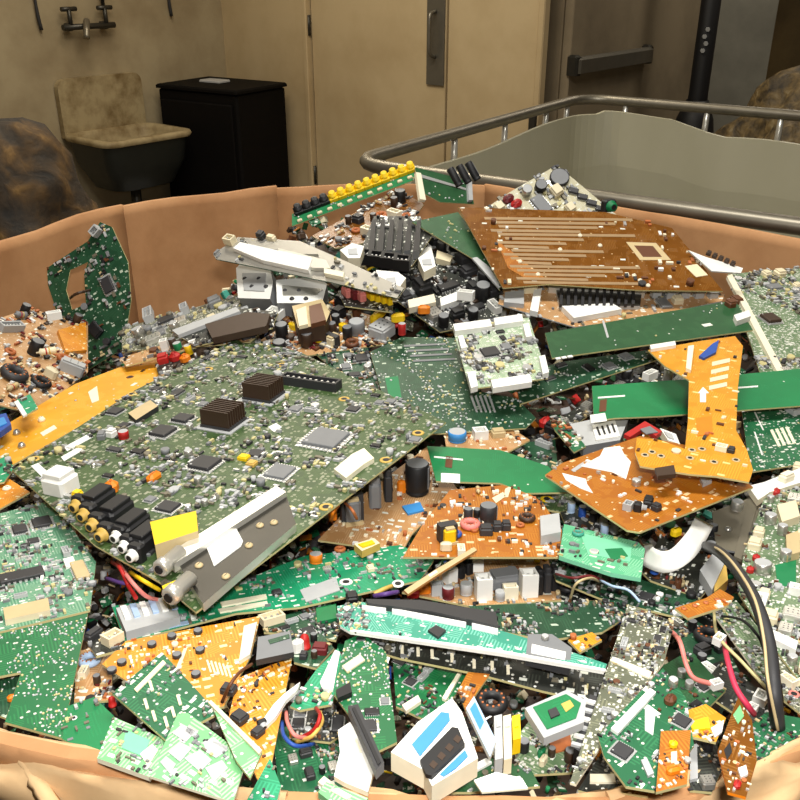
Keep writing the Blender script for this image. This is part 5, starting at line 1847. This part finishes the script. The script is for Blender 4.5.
    b.slab([(126, 730), (150, 740), (144, 757), (122, 748)], .6, 'mint', 'printed_panel'); b.slab([(140, 754), (152, 744), (158, 750), (148, 766)], 1, 'ivory', 'printed_panel')
    for i in range(7):
        b.add('screw', 113 - i * 2.1, 722 + i * 5.2, 2.6, 2.6, 1, 0, 'white', 'edge_tab')
    b.finish()
    b = Board('pale green tuner board with large silver rectangles at the bottom left', [(178, 713), (188, 713), (247, 757), (233, 802), (150, 776)], .08, 'pcb_lime', small=30, spal='pale', u=((178, 713), (247, 757)), edge='ivory')
    for pts in ([(172, 733), (182, 724), (196, 731), (186, 742)], [(188, 726), (198, 732), (195, 738), (185, 731)], [(203, 742), (214, 737), (228, 750), (216, 758), (206, 752)], [(168, 752), (180, 742), (192, 748), (180, 762)], [(184, 758), (200, 750), (212, 760), (200, 772)], [(205, 768), (222, 760), (228, 768), (214, 782)], [(160, 762), (166, 756), (176, 764), (170, 774)], [(214, 740), (228, 747), (226, 750), (212, 742)]):
        b.slab(pts, .8, 'lightgrey', 'tinned_area')
    b.finish()
    b = Board('thin green board with a tan edge crossing the narrow orange board', [(212, 706), (218, 706), (262, 752), (250, 778), (236, 760)], .085, 'pcb_lime', edge='fr4', small=10, spal='warm', u=((212, 706), (262, 752)))
    b.slab([(208, 702), (211, 700), (262, 750), (259, 754)], 3, 'cream', 'edge_strip'); b.finish()
    b = Board('emerald board tip at the bottom rim beside the narrow orange board', [(246, 802), (270, 758), (281, 786), (276, 805)], .07, 'pcb_emerald', edge='ivory', small=10, spal='pale'); b.finish()


def front_boards():
    # ---- dark underlayers first
    b = Board('dark green crowded board under the white-edged teal panel', [(392, 648), (470, 642), (480, 668), (430, 722), (396, 706)], .035, 'pcb_solder', small=140, spal='mix', med=8, mpal='chips', u=((396, 706), (430, 722)), medscale=.8, ssize=.8)
    b.slab([(402, 705), (418, 695), (421, 701), (406, 711)], 4, 'ivory', 'connector'); b.slab([(458, 672), (463, 670), (446, 700), (442, 698)], 3, 'ivory', 'edge_strip'); b.finish()
    b = Board('emerald board with a white plate at the lower centre left', [(290, 706), (316, 670), (338, 648), (342, 658), (332, 704), (300, 710)], .05, 'pcb_emerald', small=20, spal='pale')
    b.slab([(320, 682), (335, 650), (340, 652), (333, 690), (322, 688)], 3, 'white', 'white_plate'); b.finish()
    b = Board('dark board with red and white parts above the emerald board', [(290, 632), (322, 634), (334, 648), (316, 668), (294, 662)], .035, 'pcb_dark', small=70, spal='mix', med=4, mpal='warm', medscale=.8, ssize=.8)
    b.add('ledlamp', 305, 648, 12, 12, 16, 0, 'red'); b.add('film', 298, 652, 12, 9, 14, 30, 'white'); b.add('block', 320, 652, 15, 13, 9, 0, 'maroon'); b.finish()
    b = Board('crowded green board under the teal long board, near the centre', [(262, 622), (330, 602), (342, 622), (336, 640), (300, 634), (264, 632)], .03, 'pcb_dark', small=90, spal='mix', med=5, mpal='chips', medscale=.8, ssize=.8)
    b.add('conn', 272, 622, 24, 14, 8, 0, 'cream'); b.slab([(316, 608), (336, 604), (337, 618), (317, 622)], 3, 'pcb_plain', 'daughter_board'); b.finish()
    b = Board('green board standing with bright solder dots, lower centre', [(345, 641), (362, 633), (386, 652), (397, 742), (376, 752), (354, 722), (334, 694)], .055, 'pcb_solder', small=150, spal='solder', med=4, mpal='chips', medscale=.8, u=((386, 652), (397, 742)), ssize=1.2)
    b.slab([(342, 666), (360, 654), (365, 660), (347, 672)], 2, 'cream', 'connector'); b.slab([(336, 690), (350, 682), (352, 692), (338, 698)], 6, 'black', 'moulded_block'); b.finish()
    # ---- bottom left-of-centre green mass
    b = Board('green crowded board at the bottom rim left of the white ribbon', [(272, 730), (330, 716), (352, 770), (372, 806), (276, 806), (278, 780)], .03, 'pcb_green', small=180, spal='mix', med=9, mpal='mix', medscale=.8, ssize=.7); b.slab([(318, 782), (324, 776), (356, 800), (350, 806)], 4, 'ivory', 'connector'); b.finish()
    b = Board('dark board with grey sockets above the bottom green board', [(288, 706), (332, 706), (352, 728), (330, 742), (292, 738)], .035, 'pcb_black', small=80, spal='mix', med=7, mpal='chips', medscale=.9, ssize=.7); b.finish()
    for lab, pts, c in (('pink wire bundle strand curling at the lower centre left', [(286, 712, .05), (288, 724, .06), (296, 736, .06), (312, 738, .05)], 'pink'),
                        ('red wire bundle strand curling at the lower centre left', [(316, 708, .05), (320, 716, .065), (314, 730, .06), (300, 738, .05)], 'red'),
                        ('yellow wire bundle strand curling at the lower centre left', [(320, 712, .05), (322, 722, .06), (312, 736, .06), (296, 742, .05)], 'gold'),
                        ('blue wire bundle strand curling at the lower centre left', [(282, 722, .05), (284, 736, .06), (296, 746, .06), (314, 744, .05)], 'blue')):
        wire(lab, pts, 2.2, c, group='coloured wire loop')
    # ---- white ribbon and grey lever
    b = Board('torn white plastic sheet at the bottom, left of the white and blue device', [(338, 730), (350, 722), (376, 762), (368, 792), (344, 782), (334, 776), (340, 752)], .065, 'white', edge='ivory', name='plastic_sheet', cat='plastic sheet', panel='sheet', thick=.003, group=None)
    b.slab([(346, 742), (356, 738), (362, 752), (354, 756)], .3, 'ivory', 'crease'); b.finish()
    b = Board('dark grey bar leaning over the torn white plastic sheet', [(348, 706), (358, 704), (384, 762), (376, 770)], .085, 'charcoal', edge='grey', name='plastic_bar', cat='bar', panel='bar_body', thick=.006, group=None)
    b.slab([(352, 708), (355, 707), (381, 762), (378, 765)], 1, 'black', 'groove'); b.finish()
    # ---- white and blue display device
    b = Board('white open-topped device with blue panel and black display at the bottom centre', [(391, 752), (418, 722), (452, 698), (462, 712), (478, 758), (432, 786), (424, 770)], .075, 'white', edge='ivory', name='display_module', cat='display module', panel='casing', thick=.012, u=((391, 752), (452, 698)), group=None)
    b.slab([(412, 744), (441, 712), (449, 713), (450, 720), (420, 756)], 1.5, 'skyblue', 'blue_panel')
    dsp = b.slab([(420, 760), (452, 727), (458, 728), (465, 744), (432, 776), (426, 774)], 5, 'black', 'display', 'black segmented display')
    for i in range(4):
        x, y = 433 + i * 8, 765 - i * 8.5
        b.slab([(x - 4, y), (x, y - 5), (x + 5, y - 1), (x + 1, y + 4)], .4, 'darkbrown', 'display_digit', z=5, parent=dsp)
    b.slab([(440, 774), (465, 750), (468, 756), (456, 768), (444, 776)], 1.5, 'skyblue', 'blue_panel')
    b.slab([(452, 704), (456, 703), (474, 752), (470, 755)], 1, 'ivory', 'side_rib'); b.finish()
    b = Board('blue and white printed card behind the display device', [(466, 708), (474, 696), (496, 740), (490, 757)], .07, 'paleblue', edge='white', name='printed_card', cat='card', panel='card_sheet', thick=.003, group=None)
    b.slab([(470, 709), (475, 702), (484, 722), (480, 730)], .4, 'skyblue', 'printed_panel'); b.finish()
    for i, (x, c, lab) in enumerate(((498, 'lightgrey', 'grey plastic spacer bar beside the blue printed card'), (507, 'cream', 'cream plastic spacer bar between the grey and yellow pieces'), (516, 'yellow', 'short yellow plastic spacer at the bottom centre'))):
        b = Board(lab, [(x - 4, 716), (x + 4, 714), (x + 5, 758 - 20 * (i == 2)), (x - 3, 760 - 20 * (i == 2))], .065, c, edge=c, name='plastic_spacer', cat='spacer', panel='spacer_body', thick=.01, group='plastic spacers')
        b.slab([(x - 2, 719), (x + 2, 718), (x + 2.6, 726), (x - 1.4, 727)], 1.5, c, 'spacer_peg'); b.finish()
    loose('coil', 'black round motor-like coil above the blue printed card', 492, 700, 34, 34, 20, 0, 'black', .045, 'coil')
    b = Board('ochre torn board piece beside the black coil at the bottom centre', [(458, 690), (468, 672), (490, 674), (476, 694), (466, 712)], .045, 'pcb_rust', small=10, spal='warm'); b.finish()
    # ---- the long teal panel with black header and grey side
    b = Board('dense dark green board with a tan top edge, right of centre', [(468, 606), (560, 602), (622, 600), (630, 614), (602, 632), (548, 640), (496, 630)], .04, 'pcb_dark', small=260, spal='mix', u=((468, 606), (622, 600)), ssize=.8); b.finish()
    b = Board('long teal panel with white edges and black headers in the lower centre', [(337, 606), (362, 602), (430, 614), (506, 632), (560, 648), (607, 664), (604, 672), (500, 654), (350, 632), (340, 626)], .06, 'pcb_teal', edge='white', small=90, spal='pale', u=((337, 606), (607, 664)))
    b.slab([(366, 599), (420, 600), (496, 612), (498, 626), (430, 611), (368, 603)], 7, 'charcoal', 'header')
    b.slab([(362, 605), (386, 608), (386, 611), (362, 608)], 4, 'white', 'contact_strip'); b.slab([(392, 608), (466, 622), (466, 625), (392, 611)], 4, 'white', 'contact_strip'); b.slab([(472, 622), (498, 628), (498, 632), (472, 626)], 4, 'white', 'contact_strip')
    b.slab([(428, 630), (436, 625), (446, 630), (438, 637)], 3, 'charcoal', 'chip')
    b.slab([(350, 629), (500, 650), (606, 669), (606, 671), (500, 652.5), (350, 631)], 2, 'white', 'edge_wire')
    b.finish()
    b = Board('dark grey perforated board side hanging below the white-edged teal panel', [(354, 634), (500, 656), (604, 673), (600, 704), (540, 690), (480, 674), (400, 658), (372, 650)], .045, 'pcb_black', small=60, spal='pale', u=((354, 634), (604, 673)))
    for i, (x, y) in enumerate(((402, 648), (418, 650), (432, 652), (452, 656), (474, 662), (492, 664), (508, 668), (586, 688))):
        b.slab([(x - 1.6, y - 3), (x + 1.6, y - 3), (x + 1.8, y + 5), (x - 1.4, y + 5)], 2, 'ivory', 'pin')
    b.finish()
    b = Board('light grey transformer label block on the dense dark green board', [(528, 634), (552, 634), (572, 648), (570, 664), (526, 654)], .06, 'grey', edge='charcoal', name='label_block', cat='transformer', panel='block_body', thick=.008, group='loose components')
    b.slab([(532, 644), (566, 652), (565, 660), (531, 653)], .5, 'white', 'paper_label'); b.add('cap', 545, 639, 8, 8, 4, 0, 'metal'); b.finish()
    b = Board('small amber torn board beside the tall grey board', [(568, 640), (592, 632), (602, 640), (580, 652)], .05, 'pcb_amber', small=8, spal='warm'); b.finish()
    # ---- framed green module
    b = Board('small green module in a grey frame near the bottom centre right', [(525, 708), (566, 690), (586, 700), (584, 722), (544, 738)], .07, 'lightgrey', edge='lightgrey', thick=.005, u=((544, 738), (584, 722)), name='framed_module', cat='module', panel='frame', group=None)
    mod = b.slab([(533, 707), (566, 694), (581, 703), (576, 718), (547, 729)], 1, 'pcb_plain', 'module_board'); b.slab([(548, 710), (556, 707), (560, 714), (551, 718)], 2, 'charcoal', 'chip', z=1, parent=mod); b.slab([(561, 704), (570, 700), (574, 706), (566, 712)], .5, 'gold', 'copper_pad', z=1.1, parent=mod); b.finish()
    b = Board('olive board of small parts under the framed green module', [(512, 742), (530, 720), (590, 730), (578, 772), (520, 775)], .04, 'pcb_greygreen', small=130, spal='mix', med=5, mpal='warm', ssize=.7)
    b.slab([(545, 738), (570, 732), (572, 748), (556, 752)], 2, 'copper', 'copper_pad'); b.add('film', 549, 737, 8, 7, 7, 0, 'red'); b.finish()
    b = Board('green board lying flat along the bottom rim behind the white scraps', [(430, 792), (490, 758), (530, 768), (540, 786), (470, 792)], .05, 'pcb_plaindark', small=40, spal='pale', ssize=.7)
    b.slab([(436, 784), (486, 758), (492, 762), (444, 788)], 3, 'white', 'edge_strip'); b.slab([(492, 782), (520, 776), (524, 786), (494, 789)], 3, 'white', 'torn_label'); b.finish()
    # ---- striped black and white connector stack
    b = Board('stack of black and white striped connectors against the tall grey board', [(574, 748), (590, 694), (600, 698), (584, 754)], .06, 'charcoal', edge='black', name='connector_stack', cat='connector', thick=.01, panel='stack_body', group=None)
    for i in range(6):
        x, y = 590 - i * 2.6, 700 + i * 8.6
        b.slab([(x - 5, y - 2), (x + 6, y + 1), (x + 5, y + 4), (x - 6, y + 1)], 3, 'white' if i % 2 == 0 else 'lightgrey', 'contact_strip')
    b.finish()
    # ---- tall grey board
    b = Board('tall grey-olive board covered in tiny parts, lower right of centre', [(628, 604), (674, 622), (664, 662), (606, 738), (576, 784), (570, 782)], .07, 'pcb_grey', edge='ivory', small=260, spal='mix', u=((570, 782), (628, 604)), ssize=.8, med=10, mpal='chips', medscale=.7)
    b.slab([(610, 660), (614, 657), (652, 672), (649, 678)], 2, 'ivory', 'white_bar'); b.finish()
    b = Board('green board with a long white socket at the lower right', [(598, 736), (663, 668), (686, 698), (694, 745), (662, 792), (626, 786), (604, 756)], .08, 'pcb_green', small=70, spal='mix', med=5, mpal='chips', u=((598, 736), (663, 668)), ssize=.8)
    b.slab([(611, 728), (650, 688), (656, 692), (618, 733)], 4, 'white', 'slot_socket'); b.slab([(645, 707), (650, 706), (661, 714), (655, 716), (653, 735), (645, 730)], 1, 'white', 'torn_label'); b.add('quad', 622, 752, 22, 22, 3, 0, 'charcoal'); b.add('film', 670, 702, 14, 10, 8, 0, 'brown'); b.slab([(641, 760), (647, 758), (654, 773), (648, 776)], 3, 'lightgrey', 'crystal'); b.finish()
    b = Board('dark green board behind the green board with the white socket', [(652, 672), (690, 650), (726, 690), (700, 716), (690, 722)], .045, 'pcb_plaindark', small=60, spal='mix', med=4, mpal='chips', medscale=.8, ssize=.7); b.finish()
    b = Board('brown crumpled board bits at the bottom rim right of the tall grey board', [(618, 792), (632, 770), (650, 776), (648, 796)], .06, 'pcb_brown', small=24, spal='dark', ssize=.7); b.finish()
    b = Board('black board corner at the bottom rim under the tall grey board', [(578, 790), (602, 752), (632, 786), (620, 800)], .05, 'pcb_black', small=40, spal='pale', ssize=.7); b.slab([(590, 774), (614, 774), (616, 782), (590, 782)], 3, 'ivory', 'connector'); b.finish()
    b = Board('orange rectangular board piece with a yellow part at the lower right rim', [(661, 731), (691, 730), (687, 784), (656, 792)], .085, 'pcb_rust', small=30, spal='warm', u=((656, 792), (687, 784)), ssize=.8)
    b.add('film', 673, 746, 9, 8, 7, 0, 'yellow'); b.add('film', 673, 772, 14, 8, 6, 0, 'orange'); b.slab([(671, 752), (677, 751), (677, 762), (671, 763)], 1, 'cream', 'printed_panel'); b.finish()
    b = Board('crumpled amber board piece with white paste above the orange rectangle', [(682, 712), (706, 704), (726, 718), (716, 742), (690, 736)], .075, 'pcb_amber', small=14, spal='warm'); b.slab([(690, 722), (708, 717), (710, 728), (692, 730)], 2, 'yellow', 'resin_patch'); b.slab([(711, 728), (724, 720), (722, 732), (715, 737)], 2, 'white', 'paste_patch'); b.finish()
    b = Board('grey and black parts board between the orange rectangle and the brown board', [(690, 742), (716, 740), (722, 770), (712, 792), (690, 790)], .06, 'pcb_black', small=40, spal='mix', med=3, mpal='black', ssize=.7); b.slab([(690, 745), (697, 744), (698, 778), (690, 780)], 4, 'lightgrey', 'metal_strip'); b.finish()
    b = Board('narrow brown board standing near the lower right corner', [(738, 697), (752, 720), (757, 760), (746, 797), (728, 792), (718, 750)], .09, 'pcb_brown', edge='orange', small=40, spal='warm', u=((718, 750), (738, 697)), ssize=.8)
    b.slab([(733, 715), (740, 705), (744, 716), (738, 724)], .5, 'pcb_lime', 'solder_mask_patch'); b.slab([(724, 750), (730, 742), (732, 752), (727, 760)], .5, 'black', 'slot'); b.slab([(738, 768), (746, 765), (748, 774), (741, 777)], 3, 'white', 'connector'); b.add('film', 737, 786, 10, 7, 5, 0, 'red'); b.finish()
    b = Board('green board in the lower right corner beside the box rim', [(750, 726), (766, 712), (812, 720), (812, 732), (757, 764)], .06, 'pcb_green', small=50, spal='mix', ssize=.8); b.finish()
    b = Board('dark board with white plugs left of the thick black cable', [(700, 690), (722, 660), (772, 700), (768, 730), (745, 720)], .04, 'pcb_black', small=50, spal='mix', ssize=.8); b.add('conn', 760, 702, 16, 12, 10, 0, 'white'); b.add('conn', 752, 712, 10, 9, 8, 0, 'white'); b.finish()
    b = Board('green and grey crowded board around the pink and red wires', [(668, 624), (712, 610), (722, 640), (740, 672), (716, 694), (690, 660)], .03, 'pcb_dark', small=120, spal='mix', med=8, mpal='black', medscale=.8, ssize=.8)
    b.add('coil', 708, 640, 30, 30, 18, 0, 'black'); b.finish()
    b = Board('olive board with a pale edge leaning under the thick black cable', [(714, 614), (736, 600), (772, 644), (772, 694)], .05, 'pcb_greygreen', edge='ivory', small=120, spal='pale', u=((714, 614), (772, 694)), ssize=.8)
    b.finish()
    b = Board('grey board corner with red and white parts at the lower right edge', [(776, 640), (812, 664), (812, 722), (784, 700)], .04, 'pcb_grey', small=80, spal='mix', med=4, mpal='warm', medscale=.8, ssize=.8); b.add('ring', 794, 694, 12, 12, 3, 0, 'pink'); b.finish()
    b = Board('narrow rust-coloured board strip under the end of the white ribbon', [(675, 608), (706, 598), (720, 589), (734, 597), (728, 605), (688, 618)], .085, 'pcb_rust', u=((675, 608), (734, 597)), small=12, spal='warm')
    for i in range(4):
        b.add('screw', 684 + 11 * i, 609 - 3 * i, 6, 5, 2, 0, 'copper', 'solder_blob')
    b.finish()
    # ---- parts around the white ribbon
    b = Board('dark board crowded with blue and silver parts around the white ribbon cable', [(642, 572), (660, 536), (714, 518), (732, 560), (700, 598), (650, 580)], .035, 'pcb_black', small=170, spal='power', med=12, mpal='power', medscale=.8, ssize=.9)
    b.slab([(700, 570), (714, 552), (726, 560), (712, 590)], 12, 'lightgrey', 'transformer'); b.slab([(716, 572), (726, 564), (728, 580), (714, 592)], 10, 'gold', 'winding_tape'); b.finish()
    ribbon('white flat ribbon cable looping beside the rust board', [(704, 522, .055), (694, 540, .06), (680, 556, .062), (664, 562, .06), (648, 556, .055), (642, 546, .045)], 19, 'white')
    wire('thin brown wire at the left end of the white ribbon cable', [(640, 540, .05), (644, 552, .055), (640, 566, .05)], 1.4, 'brown')
    cable = wire('thick black cable curving down the right side of the heap', [(704, 546, .05), (716, 550, .075), (732, 564, .085), (750, 590, .088), (762, 618, .088), (770, 650, .085), (774, 690, .08), (778, 728, .06)], 6.5, 'charcoal', 'cable', 'cable', 10)
    stripe = wire(None, [(708, 544, .06), (722, 552, .092), (738, 570, .10), (755, 600, .104), (764, 640, .10), (768, 680, .095), (778, 730, .07)], 1.6, 'beige', None, 'pale_stripe')
    stripe.parent = cable
    wire('pink wire hooking down beside the tall grey board', [(672, 632, .05), (680, 642, .075), (686, 664, .07), (694, 678, .065), (712, 684, .06)], 2.6, 'pink')
    loose('conn', 'white plug at the lower end of the pink wire', 716, 685, 12, 8, 8, 20, 'white', .06, 'plug', 'wire_plug')
    wire('red wire running down under the thick black cable', [(724, 642, .06), (728, 662, .075), (736, 688, .075), (748, 706, .07), (754, 714, .06)], 3.2, 'magenta')
    loose('conn', 'white plug at the upper end of the red wire', 719, 640, 12, 9, 9, 45, 'white', .07, 'plug', 'wire_plug')
    wire('thin black wire arching under the rust-coloured strip', [(722, 616, .055), (742, 620, .07), (758, 636, .07), (764, 650, .06)], 1.5, 'black')
    wire('olive wire running down from the rust-coloured strip', [(714, 612, .06), (718, 636, .07), (742, 662, .07), (768, 690, .065)], 1.8, 'fr4')
    wire('blue wire crossing the slim dark board below the mint module', [(600, 580, .05), (612, 586, .055), (628, 590, .055), (640, 602, .05)], 1.4, 'paleblue')
    wire('brown wire looping at the left cardboard wall beside the upright board', [(68, 300, .06), (76, 294, .09), (90, 290, .09)], 1.5, 'darkbrown')


def gap_pieces():
    """single pieces that show in the gaps between the boards"""
    def piece(label, pts, dz, col, name, cat, panel, thick=.004, edge=None, extra=()):
        b = Board(label, pts, dz, col, edge=edge or col, name=name, cat=cat, panel=panel, thick=thick, group=None)
        for e in extra:
            b.slab(*e)
        b.finish()
    piece('blue plastic piece at the left edge above the yellow board', [(-8, 416), (6, 413), (11, 424), (0, 432), (-8, 432)], .06, 'blue', 'plastic_piece', 'plastic piece', 'piece_body', .006, None, [([(-4, 419), (4, 417), (7, 423), (-2, 427)], 1, 'skyblue', 'raised_face')])
    b = Board('tiny green card with a white edge strip above the yellow board', [(16, 400), (30, 394), (38, 408), (24, 416)], .065, 'pcb_emerald', small=8, spal='pale'); b.slab([(14, 402), (18, 400), (27, 414), (23, 416)], 2, 'white', 'edge_strip'); b.finish()
    piece('red plastic angle tucked behind the rust board', [(624, 434), (645, 421), (662, 431), (656, 436), (644, 428), (630, 437)], .07, 'red', 'plastic_angle', 'plastic piece', 'angle_body', .004, None, [([(640, 429), (650, 426), (658, 432), (646, 434)], 1, 'grey', 'metal_face')])
    piece('white plug lying behind the rust board beside the orange torn board', [(660, 428), (676, 434), (680, 444), (668, 440)], .065, 'white', 'wire_plug', 'plug', 'plug_body', .008, 'ivory', [([(664, 431), (672, 434), (674, 439), (668, 437)], 1.5, 'lightgrey', 'pin_slot')])
    piece('pale yellow coil strip above the long teal-green board', [(354, 544), (374, 538), (380, 543), (362, 551)], .045, 'cream', 'coil_strip', 'coil', 'strip_body', .006, 'gold', [([(358, 544), (372, 540), (375, 543), (363, 547)], 1.5, 'yellow', 'tape')])
    piece('white torn paper scrap at the bottom rim right of the display device', [(474, 780), (496, 772), (522, 778), (528, 788), (482, 792)], .075, 'white', 'paper_scrap', 'paper', 'paper_sheet', .0012, 'ivory', [([(488, 779), (500, 776), (503, 781), (492, 784)], .4, 'ivory', 'paper_fold')])
    piece('bright lime plastic strip at the bottom rim below the torn white sheet', [(318, 792), (326, 782), (368, 798), (362, 806), (336, 806)], .075, 'pcb_lime', 'plastic_strip', 'plastic piece', 'strip_body', .004, None, [([(330, 790), (338, 788), (352, 796), (346, 799)], 1.5, 'ivory', 'contact_strip')])
    piece('thin tan board edge crossing the white connectors at the centre', [(404, 590), (438, 568), (474, 547), (477, 550), (440, 573), (408, 594)], .065, 'beige', 'board_sliver', 'board sliver', 'sliver_body', .0016, 'phenol', [([(428, 575), (436, 570), (438, 572), (430, 577)], .6, 'ivory', 'solder_bar')])
    wire('orange wire standing under the right edge of the motherboard', [(331, 520, .05), (333, 512, .065), (338, 506, .06)], 2.0, 'orange', group='wires under the motherboard edge')
    wire('second orange wire hooking beside the grey heat sink of the tan board', [(345, 503, .055), (352, 510, .07), (357, 519, .06)], 1.6, 'copper', group='wires under the motherboard edge')
    wire('purple terminal lead right of the long teal-green board', [(374, 596, .055), (386, 594, .06), (398, 592, .055)], 2.4, 'purple')
    wire('maroon wire lying across the socket board below the mint module', [(556, 574, .045), (572, 578, .055), (590, 576, .055), (606, 582, .045)], 1.5, 'maroon')
    wire('tan wire bent over the socket board below the mint module', [(570, 600, .04), (576, 584, .06), (590, 578, .06), (600, 582, .045)], 1.4, 'beige')
    for lab, k, x, y, w, d, h, rt, c, dz in (
            ('small yellow film capacitor on the tan board behind the large dark green board', 'film', 398, 318, 14, 8, 9, 20, 'yellow', .06),
            ('loose white socket on the dark crowded board at the back', 'conn', 466, 296, 16, 9, 9, -20, 'white', .06),
            ('loose red capacitor on the edge of the tan board behind the motherboard', 'cap', 402, 330, 8, 8, 12, 0, 'red', .06),
            ('orange ceramic capacitor on the dark board before the pale connector board', 'film', 424, 310, 12, 7, 9, 0, 'orange', .055),
            ('grey can capacitor lying above the right green strip', 'cap', 668, 376, 10, 10, 15, 30, 'metal', .055),
            ('loose white socket in the black-and-white parts above the right green strip', 'conn', 650, 376, 15, 8, 8, 40, 'white', .055),
            ('silver round capacitor at the tip of the rust board, right side', 'cap', 737, 506, 12, 12, 10, 0, 'metal', .055),
            ('loose yellow capacitor beside the white ribbon cable', 'film', 676, 532, 12, 8, 8, 30, 'yellow', .06),
            ('blue capacitor lying left of the white ribbon cable', 'cap', 655, 568, 9, 9, 14, 0, 'blue', .05),
            ('black square relay above the left end of the teal panel', 'block', 352, 598, 12, 12, 10, 10, 'black', .05),
            ('red indicator lamp at the lower left beside the green diamond board', 'ledlamp', 112, 702, 8, 8, 12, 0, 'red', .055),
            ('cream resistor lying on the left tan scrap below the cardboard wall', 'resistor', 48, 352, 22, 8, 8, 25, 'cream', .085),
            ('white socket at the left tan scrap near the upright board', 'conn', 54, 316, 14, 8, 8, 30, 'white', .09)):
        loose(k, lab, x, y, w, d, h, rt, c, dz)


back_boards()
right_boards()
centre_boards()
motherboard()
left_boards()
front_boards()
gap_pieces()
